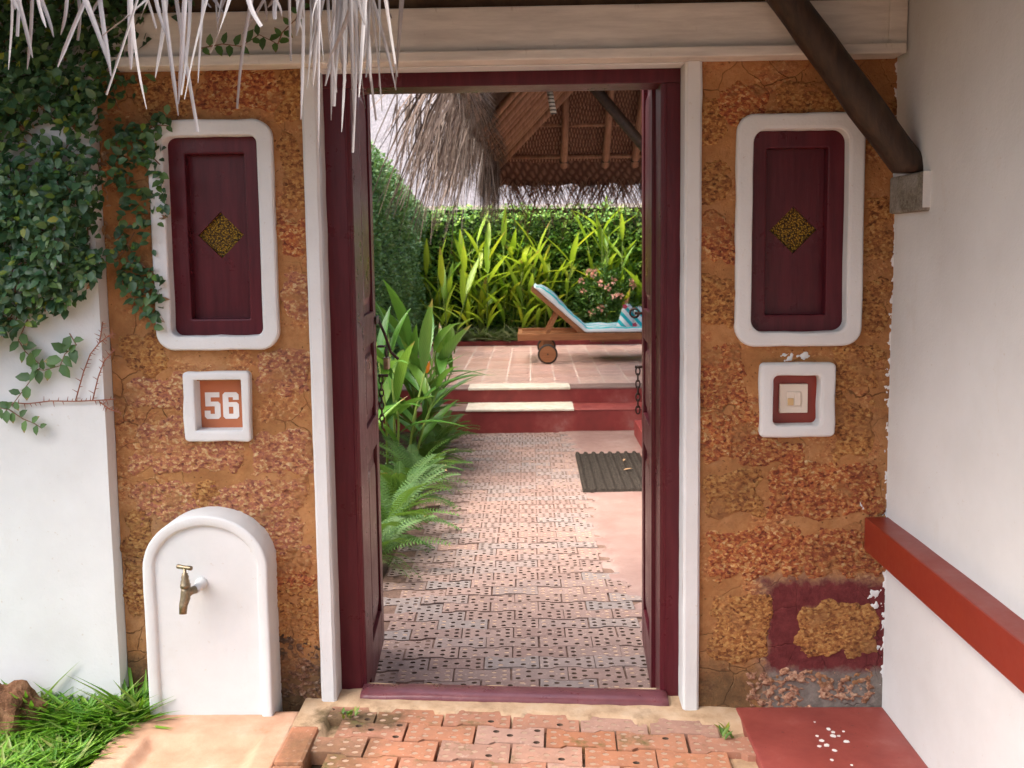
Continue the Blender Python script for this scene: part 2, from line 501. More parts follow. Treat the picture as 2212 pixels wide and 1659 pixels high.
m.color(m.mix(m.noise(20), (0.55, 0.03, 0.07), (0.70, 0.12, 0.18)))
m = mk('petal_pink', 0.6)
m.color(m.mix(m.island(), (0.70, 0.34, 0.30), (0.75, 0.48, 0.34)))
m = mk('petal_orange', 0.5)
m.color(m.mix(m.noise(30), (0.75, 0.17, 0.02), (0.80, 0.30, 0.03)))


def leafmat(name, cols, rough=0.45, tr=0.3, spec=0.4, obj=False, trc=None):
    m = mk(name, rough, spec)
    r = m.rand() if obj else m.island()
    c = m.ramp(r, [(i / (len(cols) - 1), k) for i, k in enumerate(cols)])
    c = m.mix(m.ramp(m.noise(30 if not obj else 8, 3), [(0.4, 0), (0.8, 0.35)]), c, m.mix(0.5, c, (0.16, 0.16, 0.03)))
    if obj:
        xx_ = m.math('ADD', m.sep()[0], m.math('MULTIPLY', m.noise(9, 3), 0.35))
        tip = m.math('MULTIPLY', m.ramp(xx_, [(0.98, 0), (1.08, 1)]), m.ramp(r, [(0.55, 0), (0.7, 1)]))
        c = m.mix(tip, c, (0.26, 0.17, 0.06))
        vein = m.wave(11, 1.5, 'DIAGONAL', m.mapping((1, 2.5, 0)))
        c = m.mix(m.math('MULTIPLY', vein, 0.18), c, m.mix(0.5, c, (0.35, 0.42, 0.12)))
        m.bump(vein, 0.15, 0.01)
    m.color(c)
    m.translucent(m.mix(0.5, c, trc or (0.16, 0.26, 0.02)), tr)


leafmat('creeper_leaf', [(0.026, 0.075, 0.035), (0.04, 0.105, 0.05), (0.055, 0.14, 0.062), (0.08, 0.175, 0.08), (0.035, 0.095, 0.045), (0.13, 0.22, 0.06), (0.05, 0.12, 0.055)], 0.35, 0.15)
leafmat('creeper_bright', [(0.07, 0.17, 0.03), (0.12, 0.24, 0.04), (0.30, 0.30, 0.03)], 0.4, 0.3)
leafmat('sprig_leaf', [(0.025, 0.085, 0.03), (0.05, 0.14, 0.04), (0.09, 0.20, 0.05)], 0.35, 0.2, obj=True)
leafmat('hedge_leaf', [(0.05, 0.15, 0.05), (0.09, 0.22, 0.075), (0.14, 0.30, 0.10), (0.21, 0.38, 0.12), (0.06, 0.17, 0.055)], 0.38, 0.25)
leafmat('wall_creeper_leaf', [(0.04, 0.14, 0.025), (0.10, 0.26, 0.04), (0.18, 0.36, 0.05), (0.30, 0.46, 0.06), (0.06, 0.19, 0.03)], 0.42, 0.25)
leafmat('heliconia_leaf', [(0.15, 0.36, 0.02), (0.25, 0.46, 0.03), (0.36, 0.52, 0.03), (0.13, 0.32, 0.03), (0.50, 0.55, 0.03), (0.18, 0.38, 0.03)], 0.4, 0.4, obj=True, trc=(0.40, 0.45, 0.02))
leafmat('ginger_leaf', [(0.035, 0.14, 0.025), (0.06, 0.20, 0.03), (0.09, 0.25, 0.035), (0.04, 0.13, 0.035), (0.16, 0.32, 0.04)], 0.33, 0.3, 0.5, obj=True)
leafmat('fern_leaf', [(0.02, 0.085, 0.014), (0.04, 0.125, 0.02), (0.075, 0.18, 0.03), (0.03, 0.10, 0.022)], 0.5, 0.3, obj=True)
leafmat('spider_leaf', [(0.16, 0.27, 0.08), (0.46, 0.52, 0.36), (0.22, 0.34, 0.10)], 0.5, 0.3)
leafmat('ixora_leaf', [(0.04, 0.12, 0.025), (0.07, 0.18, 0.035), (0.12, 0.25, 0.045)], 0.38, 0.2)
leafmat('grass_blade', [(0.06, 0.20, 0.015), (0.11, 0.30, 0.02), (0.18, 0.40, 0.03), (0.26, 0.46, 0.05), (0.08, 0.25, 0.02), (0.36, 0.40, 0.12)], 0.42, 0.35, trc=(0.2, 0.4, 0.02))
m = mk('stem_green', 0.6)
m.color(m.mix(m.noise(12), (0.10, 0.19, 0.03), (0.19, 0.24, 0.04)))
m = mk('dry_twig', 0.9)
m.color(m.mix(m.noise(40), (0.14, 0.075, 0.045), (0.28, 0.16, 0.10)))
m = mk('red_twig', 0.8)
m.color(m.mix(m.noise(40), (0.20, 0.075, 0.05), (0.33, 0.14, 0.09)))
m = mk('dry_leaf', 0.85)
m.color(m.ramp(m.island(), [(0, (0.20, 0.10, 0.05)), (0.5, (0.32, 0.19, 0.10)), (1, (0.42, 0.30, 0.18))]))
# palm thatch
m = mk('palm_strip', 0.7, 0.3)
r = m.rand()
vec = m.mapping((1, 1, 1), loc=m.math('MULTIPLY', r, 9.0))
c = m.ramp(r, [(0, (0.26, 0.24, 0.23)), (0.3, (0.46, 0.445, 0.44)), (0.5, (0.30, 0.265, 0.245)), (0.75, (0.54, 0.53, 0.535)), (1, (0.16, 0.125, 0.105))])
c = m.mix(m.ramp(m.noise(9, 5, 0.7, vec), [(0.5, 0), (0.75, 0.6)]), c, (0.26, 0.19, 0.15))
m.color(c)
m.bump(m.noise(90, 3, vec=vec), 0.3, 0.003)
m = mk('thatch_strand', 0.8, 0.2)
c = m.ramp(m.island(), [(0, (0.035, 0.022, 0.016)), (0.3, (0.10, 0.066, 0.05)), (0.55, (0.22, 0.165, 0.135)), (0.8, (0.06, 0.038, 0.028)), (1, (0.36, 0.30, 0.265))])
m.color(c)
m = mk('brown_strand', 0.8, 0.2)
c = m.ramp(m.island(), [(0, (0.10, 0.045, 0.03)), (0.4, (0.21, 0.105, 0.065)), (0.7, (0.28, 0.16, 0.10)), (1, (0.15, 0.075, 0.05))])
m.color(c)
m = mk('thatch_body', 0.95, 0.1)
n = m.noise(24, 6, 0.7, m.mapping((6, 1, 1)))
m.color(m.ramp(n, [(0.3, (0.10, 0.075, 0.06)), (0.6, (0.28, 0.22, 0.18)), (0.8, (0.42, 0.36, 0.32))]))
m.bump(n, 1.0, 0.03)
m = mk('hairy_thatch', 0.95, 0.1)
n = m.noise(28, 6, 0.7, m.mapping((1, 1, 1)))
m.color(m.ramp(n, [(0.3, (0.15, 0.09, 0.065)), (0.6, (0.30, 0.21, 0.165)), (0.8, (0.42, 0.33, 0.28))]))
m.bump(n, 1.0, 0.03)
m = mk('woven_palm', 0.85, 0.15)
wa = m.wave(16, 1.2, 'DIAGONAL', m.mapping((1, 1, 1)))
wb = m.wave(16, 1.2, 'DIAGONAL', m.mapping((-1, 1, 1)))
n = m.noise(10, 5, 0.7)
c = m.ramp(m.math('MULTIPLY', wa, wb), [(0.05, (0.10, 0.042, 0.026)), (0.3, (0.25, 0.125, 0.075)), (0.8, (0.36, 0.20, 0.125))])
c = m.mix(m.ramp(n, [(0.4, 0), (0.7, 0.5)]), c, (0.17, 0.08, 0.05))
m.color(c)
m.bump(m.math('MULTIPLY', wa, wb), 0.8, 0.02)
m = mk('woven_skirt', 0.85, 0.15)
wa = m.wave(7, 4.0, 'DIAGONAL', m.mapping((1, 0.5, 1)))
wb = m.wave(5, 4.0, 'DIAGONAL', m.mapping((-1, 0.5, 1)))
c = m.ramp(m.math('MULTIPLY', wa, wb), [(0.02, (0.09, 0.04, 0.025)), (0.3, (0.15, 0.075, 0.048)), (0.8, (0.20, 0.105, 0.07))])
m.color(c)
m.bump(m.math('MULTIPLY', wa, wb), 0.8, 0.02)
m = mk('shaded_thatch', 0.95, 0.1)  # darkened thatch for the left slope: shade between the poles put into the colour
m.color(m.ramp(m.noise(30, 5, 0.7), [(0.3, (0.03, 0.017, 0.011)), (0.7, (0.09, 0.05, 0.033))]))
m = mk('white_rope', 0.8)
m.color(m.ramp(m.wave(9, 0.3, 'Z'), [(0.25, (0.09, 0.08, 0.07)), (0.4, (0.62, 0.58, 0.52))]))
m = mk('pale_thatch', 0.95, 0.1)
n = m.noise(16, 6, 0.85, m.mapping((2, 1, 1)))
m.color(m.ramp(n, [(0.35, (0.16, 0.15, 0.16)), (0.55, (0.30, 0.285, 0.30)), (0.75, (0.42, 0.40, 0.42))]))
m.bump(n, 0.8, 0.06)
m = mk('beige_render', 0.9)
m.color(m.mix(m.noise(3, 5), (0.62, 0.52, 0.42), (0.70, 0.61, 0.52)))
m.bump(m.noise(30), 0.2, 0.01)
m = mk('rock', 0.95, 0.1)
n = m.noise(16, 7, 0.75)
m.color(m.ramp(n, [(0.3, (0.05, 0.027, 0.017)), (0.5, (0.22, 0.11, 0.06)), (0.7, (0.40, 0.24, 0.14))]))
m.bump(n, 1.0, 0.03)


# ------------------------------------------------------------------ object helpers
def tag(o, label=None, cat=None, group=None, kind=None):
    if label:
        o['label'] = label
    if cat:
        o['category'] = cat
    if group:
        o['group'] = group
    if kind:
        o['kind'] = kind
    return o


def thing(name, loc, label, cat, group=None, rotz=0):
    o = bpy.data.objects.new(name, None)
    C.objects.link(o)
    o.location = loc
    o.rotation_euler = (0, 0, rotz)
    o.empty_display_size = 0.05
    return tag(o, label, cat, group)


def link(name, me, mat=None, parent=None, smooth=False, world=True):
    """world=True: mesh is in world coordinates, keep it there when parenting to an unrotated Empty"""
    if mat and not me.materials:
        me.materials.append(MT[mat])
    if smooth:
        me.polygons.foreach_set('use_smooth', [True] * len(me.polygons))
    o = bpy.data.objects.new(name, me)
    C.objects.link(o)
    if parent is not None:
        o.parent = parent
        if world:
            off = Vector((0, 0, 0))
            p = parent
            while p is not None:
                off += p.location
                p = p.parent
            o.location = -off
    return o


def bm_obj(name, bm, mat=None, parent=None, smooth=False, world=True):
    me = bpy.data.meshes.new(name)
    bmesh.ops.recalc_face_normals(bm, faces=bm.faces)
    bm.to_mesh(me)
    bm.free()
    return link(name, me, mat, parent, smooth, world)


def add_box(bm, x, y, z, bev=0.0, mtx=None):
    r = bmesh.ops.create_cube(bm, size=1)
    vs = r['verts']
    for v in vs:
        v.co = Vector(((x[0] + x[1]) / 2 + v.co.x * (x[1] - x[0]), (y[0] + y[1]) / 2 + v.co.y * (y[1] - y[0]),
                       (z[0] + z[1]) / 2 + v.co.z * (z[1] - z[0])))
        if mtx:
            v.co = mtx @ v.co
    if bev:
        es = list({e for v in vs for e in v.link_edges})
        bmesh.ops.bevel(bm, geom=es, offset=bev, segments=2, affect='EDGES', profile=0.6)


def box(name, x, y, z, mat, parent=None, bev=0.004, mtx=None, world=True):
    bm = bmesh.new()
    add_box(bm, x, y, z, bev, mtx)
    return bm_obj(name, bm, mat, parent, world=world)


def add_tube(bm, pts, rad, seg=10, cap=True, flat=1.0):
    pts = [Vector(p) for p in pts]
    n = len(pts)
    if not isinstance(rad, (list, tuple)):
        rad = [rad] * n
    rings = []
    prev = None
    for i, p in enumerate(pts):
        t = (pts[min(i + 1, n - 1)] - pts[max(i - 1, 0)]).normalized()
        if prev is None:
            a = t.cross(Vector((0, 0, 1)))
            if a.length < 0.1:
                a = t.cross(Vector((1, 0, 0)))
            a.normalize()
        else:
            a = (prev - t * prev.dot(t)).normalized()
        prev = a
        b = t.cross(a)
        rings.append([bm.verts.new(p + (a * math.cos(k * 2 * math.pi / seg) + b * flat * math.sin(k * 2 * math.pi / seg)) * rad[i]) for k in range(seg)])
    for i in range(n - 1):
        for k in range(seg):
            bm.faces.new((rings[i][k], rings[i][(k + 1) % seg], rings[i + 1][(k + 1) % seg], rings[i + 1][k]))
    if cap:
        bm.faces.new(rings[0])
        bm.faces.new(rings[-1])


def tube(name, pts, rad, mat, parent=None, seg=10, smooth=True, world=True):
    bm = bmesh.new()
    add_tube(bm, pts, rad, seg)
    return bm_obj(name, bm, mat, parent, smooth, world)


def lathe(bm, prof, o, axis='Z', seg=20):
    """prof: (radius, height) pairs from bottom to top"""
    rings = []
    for r, h in prof:
        ring = []
        for k in range(seg):
            a = 2 * math.pi * k / seg
            u, v = r * math.cos(a), r * math.sin(a)
            p = {'Z': (u, v, h), 'Y': (u, h, v), 'X': (h, u, v)}[axis]
            ring.append(bm.verts.new(Vector(o) + Vector(p)))
        rings.append(ring)
    for i in range(len(rings) - 1):
        for k in range(seg):
            bm.faces.new((rings[i][k], rings[i][(k + 1) % seg], rings[i + 1][(k + 1) % seg], rings[i + 1][k]))
    bm.faces.new(rings[0])
    bm.faces.new(rings[-1])


def rrect(x0, x1, z0, z1, r, n=7, wob=0.0, seed=0.0, side=6):
    """rounded rectangle as XZ points, counter-clockwise, hand-trowelled wobble"""
    pts = []
    cs = [(x1 - r, z0 + r, -90), (x1 - r, z1 - r, 0), (x0 + r, z1 - r, 90), (x0 + r, z0 + r, 180)]
    for i, (cx, cz, a0) in enumerate(cs):
        for k in range(n + 1):
            a = math.radians(a0 + 90 * k / n)
            pts.append((cx + r * math.cos(a), cz + r * math.sin(a)))
        nx = cs[(i + 1) % 4]
        a1 = math.radians(nx[2])
        q = (nx[0] + r * math.cos(a1), nx[1] + r * math.sin(a1))
        p = pts[-1]
        for k in range(1, side):
            pts.append((p[0] + (q[0] - p[0]) * k / side, p[1] + (q[1] - p[1]) * k / side))
    if wob:
        pts = [(x + wob * noise.noise((x * 14, z * 14, seed)), z + wob * noise.noise((x * 14, z * 14, seed + 9))) for x, z in pts]
    return pts


def ring_bm(outer, inner, yf, yob, yib, soft=0.006):
    """plaster surround: outer skirt back to yob, softened front, inner reveal back to yib"""
    bm = bmesh.new()
    co = np.mean(np.array(outer), axis=0)

    def shrink(pts, d):
        out = []
        n = len(pts)
        for i in range(n):
            a, b = Vector(pts[i - 1]), Vector(pts[(i + 1) % n])
            t = (b - a).normalized()
            out.append((pts[i][0] - t.y * d, pts[i][1] + t.x * d))
        return out
    lays = [(outer, yob), (outer, yf + soft), (shrink(outer, soft * 0.7), yf + soft * 0.15), (shrink(outer, soft * 1.6), yf),
            (shrink(inner, -soft * 1.6), yf), (shrink(inner, -soft * 0.4), yf + soft * 0.25), (inner, yf + soft), (inner, yib)]
    rings = [[bm.verts.new((x, y, z)) for x, z in pts] for pts, y in lays]
    n = len(outer)
    for a, b in zip(rings[:-1], rings[1:]):
        for k in range(n):
            bm.faces.new((a[k], a[(k + 1) % n], b[(k + 1) % n], b[k]))
    return bm


def plate_bm(pts, y0, y1):
    """flat plate with outline pts (XZ), front at y0, back at y1"""
    bm = bmesh.new()
    a = [bm.verts.new((x, y0, z)) for x, z in pts]
    b = [bm.verts.new((x, y1, z)) for x, z in pts]
    bm.faces.new(a)
    bm.faces.new(list(reversed(b)))
    n = len(pts)
    for k in range(n):
        bm.faces.new((a[k], b[k], b[(k + 1) % n], a[(k + 1) % n]))
    return bm


def filled(loops, y0, y1):
    """plate with holes: loops[0] outline, the rest holes (XZ)"""
    bm = bmesh.new()
    edges = []
    rings = []
    for lp in loops:
        vs = [bm.verts.new((x, y0, z)) for x, z in lp]
        rings.append(vs)
        for k in range(len(vs)):
            edges.append(bm.edges.new((vs[k], vs[(k + 1) % len(vs)])))
    bmesh.ops.triangle_fill(bm, use_beauty=True, edges=edges, normal=(0, -1, 0))
    for vs in rings:
        bk = [bm.verts.new((v.co.x, y1, v.co.z)) for v in vs]
        for k in range(len(vs)):
            bm.faces.new((vs[k], bk[k], bk[(k + 1) % len(vs)], vs[(k + 1) % len(vs)]))
    return bm


def mesh_np(name, V, Fs):
    """V (n,3) array; Fs list of equal-arity face arrays"""
    me = bpy.data.meshes.new(name)
    V = np.asarray(V, dtype=np.float32)
    me.vertices.add(len(V))
    me.vertices.foreach_set('co', V.ravel())
    tot = sum(f.shape[0] for f in Fs)
    loops = np.concatenate([f.ravel() for f in Fs]).astype(np.int32)
    sizes = np.concatenate([np.full(f.shape[0], f.shape[1]) for f in Fs])
    starts = np.concatenate([[0], np.cumsum(sizes)[:-1]]).astype(np.int32)
    me.loops.add(len(loops))
    me.loops.foreach_set('vertex_index', loops)
    me.polygons.add(tot)
    me.polygons.foreach_set('loop_start', starts)
    me.update(calc_edges=True)
    me.validate()
    return me


def unit(a):
    return a / np.maximum(np.linalg.norm(a, axis=1, keepdims=True), 1e-9)


def leaf_mesh(name, P, A, Nn, L, W, fold=0.25, rich=False, droop=0.0):
    """many leaves in one mesh: base P, axis A, rough normal Nn, length L, width W"""
    A = unit(A)
    S = unit(np.cross(A, Nn))
    U = np.cross(S, A)
    L = L[:, None]
    W = W[:, None]
    n = len(P)
    if not rich:
        V = np.stack([P, P + A * L * 0.45 + S * W * 0.5 + U * W * fold, P + A * L - U * L * droop, P + A * L * 0.45 - S * W * 0.5 + U * W * fold], 1)
        idx = np.arange(n)[:, None] * 4
        return mesh_np(name, V.reshape(-1, 3), [np.concatenate([idx + [0, 1, 2], idx + [0, 2, 3]], 0)])
    V = np.stack([P,
                  P + A * L * 0.30 + S * W * 0.46 + U * W * fold, P + A * L * 0.30 - U * L * droop * 0.1, P + A * L * 0.30 - S * W * 0.46 + U * W * fold,
                  P + A * L * 0.66 + S * W * 0.40 + U * (W * fold - L * droop * 0.5), P + A * L * 0.66 - U * L * droop * 0.5, P + A * L * 0.66 - S * W * 0.40 + U * (W * fold - L * droop * 0.5),
                  P + A * L - U * L * droop], 1)
    idx = np.arange(n)[:, None] * 8
    tri = np.concatenate([idx + [0, 1, 2], idx + [0, 2, 3], idx + [4, 7, 5], idx + [5, 7, 6]], 0)
    quad = np.concatenate([idx + [1, 4, 5, 2], idx + [2, 5, 6, 3]], 0)
    return mesh_np(name, V.reshape(-1, 3), [tri, quad])


def inpoly(x, z, poly):
    ins = np.zeros(len(x), bool)
    n = len(poly)
    for i in range(n):
        x0, z0 = poly[i]
        x1, z1 = poly[(i + 1) % n]
        c = ((z0 > z) != (z1 > z)) & (x < (x1 - x0) * (z - z0) / (z1 - z0 + 1e-12) + x0)
        ins ^= c
    return ins


fr = lambda x, y, z, o=4: noise.fractal((x, y, z), 1.0, 2.0, o)

# ------------------------------------------------------------------ ground
def gz(x):
    """outside paving falls slightly towards the right"""
    return -0.012 - 0.028 * (x + 0.09)


PATHZ = -0.12
bm = bmesh.new()
bmesh.ops.create_grid(bm, x_segments=2, y_segments=2, size=150)
for v in bm.verts:
    v.co.z = -0.2
tag(bm_obj('ground', bm, 'soil'), kind='structure')

# ------------------------------------------------------------------ walls of the gateway
WX0, WX1 = -1.42, 1.185
NL = (-1.253, -0.842, 1.229, 1.984)      # left panel niche
NR = (0.667, 1.079, 1.220, 1.974)        # right panel niche
NN = (-1.172, -0.947, 0.920, 1.156)      # number niche
NS = (0.751, 0.997, 0.918, 1.165)        # switch niche


def wall_h(x, z):
    return 0.005 * fr(x * 3, 0.3, z * 3, 3) + 0.0022 * fr(x * 16, 1.7, z * 16, 3)


def laterite_wall(name, x0, x1, holes, label):
    t = thing(name, ((x0 + x1) / 2, 0.1, -0.05), label, 'wall')
    nx, nz = int((x1 - x0) / 0.009), int(2.28 / 0.009)
    z0, z1 = -0.09, 2.20
    bm = bmesh.new()
    gx = [x0 + (x1 - x0) * i / nx for i in range(nx + 1)]
    gzs = [z0 + (z1 - z0) * j / nz for j in range(nz + 1)]
    vs = [[bm.verts.new((x, -wall_h(x, z), z)) for z in gzs] for x in gx]
    for i in range(nx):
        for j in range(nz):
            cx, cz = (gx[i] + gx[i + 1]) / 2, (gzs[j] + gzs[j + 1]) / 2
            if any(h[0] + 0.03 < cx < h[1] - 0.03 and h[2] + 0.03 < cz < h[3] - 0.03 for h in holes):
                continue
            bm.faces.new((vs[i][j], vs[i + 1][j], vs[i + 1][j + 1], vs[i][j + 1]))
    bmesh.ops.delete(bm, geom=[v for v in bm.verts if not v.link_faces], context='VERTS')
    me_o = bm_obj('plaster_face', bm, 'mud_plaster', t, smooth=True)
    bm = bmesh.new()
    add_box(bm, (x0, x1), (0.10, 0.24), (z0, z1))
    bm_obj('core', bm, 'mud_plaster', t)
    return t


wallL = laterite_wall('laterite_wall', WX0 + 0.002, -0.70, (NL, NN), 'orange mud-plastered laterite wall pier behind the tap stand')
wallR = laterite_wall('laterite_wall', 0.50, WX1, (NR, NS), 'orange mud-plastered laterite wall pier holding the light switch niche')


def relief(name, rect, hfn, mat, parent, res=0.005, cut=-0.0035, Y=0.0):
    """rough patch that stands out of (or dives under) the plaster surface"""
    x0, x1, z0, z1 = rect
    nx, nz = max(3, int((x1 - x0) / res)), max(3, int((z1 - z0) / res))
    V = []
    Hh = []
    for i in range(nx + 1):
        for j in range(nz + 1):
            x, z = x0 + (x1 - x0) * i / nx, z0 + (z1 - z0) * j / nz
            h = hfn(x, z)
            Hh.append(h)
            V.append((x, Y - wall_h(x, z) - h, z))
    Hh = np.array(Hh)
    f = []
    for i in range(nx):
        for j in range(nz):
            a = i * (nz + 1) + j
            q = (a, a + nz + 1, a + nz + 2, a + 1)
            xc_, zc_ = V[a][0], V[a][2]
            if any(h_[0] + 0.012 < xc_ < h_[1] - 0.016 and h_[2] + 0.012 < zc_ < h_[3] - 0.016 for h_ in (NL, NR, NN, NS)):
                continue
            if max(Hh[k] for k in q) > cut:
                f.append(q)
    if not f:
        return None
    me = mesh_np(name, V, [np.array(f)])
    return link(name, me, mat, parent, smooth=True)


def sd_rect(x, z, r, rad):
    x0, x1, z0, z1 = r
    cx, cz, hx, hz = (x0 + x1) / 2, (z0 + z1) / 2, (x1 - x0) / 2 - rad, (z1 - z0) / 2 - rad
    dx, dz = abs(x - cx) - hx, abs(z - cz) - hz
    return rad - (math.hypot(max(dx, 0), max(dz, 0)) + min(max(dx, dz), 0))


def stone(parent, px, mat, rag=0.034, rough=0.0048, pits=0.0, lift=0.0062, seed=None):
    a, b = atY(px[0] - 10, px[3] + 7, 0), atY(px[2] + 10, px[1] - 7, 0)
    r = (a.x, b.x, a.z, b.z)
    sdv = random.random() * 50
    e = 0.035

    def h(x, z):
        d = sd_rect(x, z, r, min(0.03, (r[1] - r[0]) / 3, (r[3] - r[2]) / 3)) + rag * fr(x * 13, sdv, z * 13, 3)
        if d < 0:
            return max(-0.012, d * 0.6)
        v = min(d * 0.6, lift) + rough * (noise.turbulence((x * 48 + z * 20, sdv, z * 66), 3, False) - 0.35)
        if pits:
            p = noise.noise((x * 62 + z * 20, sdv + 3, z * 85))
            if p > 0.16:
                v -= pits * min(1, (p - 0.16) * 5)
        return v
    relief('stone', (r[0] - e, r[1] + e, r[2] - e, r[3] + e), h, mat, parent, 0.0048, -0.002)


for px, mt, kw in [
    ((440, 150, 592, 232), 'laterite_red', {}), ((300, 165, 400, 240), 'laterite_brown', {}), ((612, 150, 640, 250), 'laterite_brown', {}), ((618, 300, 645, 440), 'laterite_brown', {}), ((430, 1050, 455, 1130), 'laterite_brown', {}),
    ((615, 485, 655, 545), 'laterite_red', {}), ((622, 598, 658, 690), 'laterite_pink', {}), ((280, 715, 345, 800), 'laterite_brown', {}),
    ((568, 765, 660, 850), 'laterite_pink', {}), ((285, 815, 388, 878), 'laterite_pink', {}),
    ((300, 915, 515, 1015), 'laterite_pink', {'rough': 0.006}), ((560, 935, 665, 1020), 'laterite_pink', {}),
    ((305, 1040, 425, 1128), 'laterite_pink', {'rough': 0.007, 'pits': 0.004}), ((468, 1045, 652, 1190), 'laterite_pink', {'rough': 0.007}),
    ((582, 1195, 672, 1262), 'laterite_red', {'rough': 0.010}), ((585, 1268, 678, 1385), 'laterite_brown', {'rough': 0.010, 'pits': 0.012}),
    ((585, 1385, 690, 1512), 'laterite_dirty', {'rough': 0.014, 'pits': 0.006}),
    ((282, 1110, 318, 1200), 'laterite_brown', {}), ((284, 1215, 320, 1330), 'laterite_brown', {'pits': 0.006}),
]:
    stone(wallL, px, mt, **kw)
for px, mt, kw in [
    ((1560, 190, 1645, 262), 'laterite_red', {}), ((1690, 178, 1870, 240), 'laterite_brown', {}), ((1512, 210, 1552, 300), 'laterite_brown', {}),
    ((1522, 470, 1582, 565), 'laterite_red', {}), ((1520, 605, 1580, 705), 'laterite_brown', {}), ((1515, 350, 1560, 430), 'laterite_brown', {}),
    ((1872, 225, 1935, 300), 'laterite_brown', {}), ((1872, 430, 1918, 555), 'laterite_brown', {}), ((1868, 610, 1915, 720), 'laterite_brown', {}),
    ((1522, 752, 1602, 875), 'laterite_red', {'pits': 0.006}), ((1810, 752, 1892, 830), 'laterite_brown', {}),
    ((1528, 885, 1640, 985), 'laterite_red', {'rough': 0.009}), ((1600, 955, 1735, 1000), 'laterite_red', {}), ((1805, 870, 1880, 985), 'laterite_brown', {}),
    ((1532, 1022, 1640, 1105), 'laterite_brown', {}), ((1672, 1008, 1895, 1112), 'laterite_red', {'rough': 0.008}),
    ((1538, 1155, 1722, 1242), 'laterite_red', {'rough': 0.008}), ((1738, 1152, 1898, 1240), 'laterite_red', {'rough': 0.008}),
    ((1545, 1290, 1655, 1425), 'laterite_brown', {}), ((1728, 1302, 1885, 1412), 'laterite_brown', {}),
    ((1622, 1450, 1742, 1528), 'laterite_pale', {'rough': 0.010, 'pits': 0.016}), ((1772, 1452, 1875, 1515), 'laterite_pale', {'rough': 0.010, 'pits': 0.012}),
]:
    stone(wallR, px, mt, **kw)


def patch(name, parent, px, mat, hole=None, rag=0.03, lift=0.003):
    a, b = atY(px[0], px[3], 0), atY(px[2], px[1], 0)
    r = (a.x, b.x, a.z, b.z)
    if hole:
        a, b = atY(hole[0], hole[3], 0), atY(hole[2], hole[1], 0)
        hr = (a.x, b.x, a.z, b.z)
    sdv = random.random() * 50

    def h(x, z):
        n = rag * fr(x * 15, sdv, z * 15, 4)
        d = sd_rect(x, z, r, 0.03) + n
        if hole:
            d = min(d, -sd_rect(x, z, hr, 0.03) + n)
        return max(-0.01, min(d * 0.35, lift)) + 0.0012 * fr(x * 50, sdv, z * 50, 3)
    e = 0.03
    return relief(name, (r[0] - e, min(r[1] + e, WX1), max(r[2] - e, -0.08), r[3] + e), h, mat, parent, 0.006, -0.002)


# brushed white overlap of the side wall paint along the corner
x1 = WX1


def corner_paint(x, z):
    d = (x - (x1 - 0.003)) + 0.020 * fr(x * 75, 2.2, z * 55, 4) + 0.012 * fr(1, z * 3, 4, 2)
    return max(-0.008, min(d * 0.4, 0.0018))


relief('paint_overlap', (x1 - 0.06, x1 + 0.001, 0.05, 2.16), corner_paint, 'white_plaster', wallR, 0.0035, -0.0006)


def smear(px, pw, seed):
    a = atY(px[0], px[1], 0)

    def h(x, z):
        d = 0.012 - math.hypot((x - a.x) * 0.8, z - a.z) + 0.014 * fr(x * 60, seed, z * 60, 3)
        return max(-0.006, min(d * 0.5, 0.003))
    relief('paint_smear', (a.x - pw, a.x + pw, a.z - pw, a.z + pw), h, 'white_plaster', wallR, 0.003, -0.001)


for i, p in enumerate([(1886, 1283), (1890, 1312), (1888, 1400), (1862, 1096), (1700, 770), (1735, 768)]):
    smear(p, 0.03, i * 3.3)

# left white boundary wall (6 cm proud of the gateway)
wl = thing('boundary_wall', (-2.6, 0, -0.1), 'white plastered boundary wall under the climbing fig beside the lawn', 'wall')
bm = bmesh.new()
for i in range(2):
    pass
nx, nz = 90, 90
V = []
for i in range(nx + 1):
    for j in range(nz + 1):
        x, z = -4.4 + (WX0 + 4.4) * i / nx, -0.15 + 2.75 * j / nz
        V.append(bm.verts.new((x, -0.062 - 0.004 * fr(x * 2, 3, z * 2, 3), z)))
for i in range(nx):
    for j in range(nz):
        a = i * (nz + 1) + j
        bm.faces.new((V[a], V[a + nz + 1], V[a + nz + 2], V[a + 1]))
# right return
rb = [bm.verts.new((WX0, 0.24, -0.15 + 2.75 * j / nz)) for j in range(nz + 1)]
for j in range(nz):
    a = nx * (nz + 1) + j
    bm.faces.new((V[a], rb[j], rb[j + 1], V[a + 1]))
tp = [V[i * (nz + 1) + nz] for i in range(nx + 1)]
tb = [bm.verts.new((v.co.x, 0.24, v.co.z)) for v in tp]
for i in range(nx):
    bm.faces.new((tp[i], tp[i + 1], tb[i + 1], tb[i]))
bm_obj('wall_face', bm, 'white_plaster', wl, smooth=False)

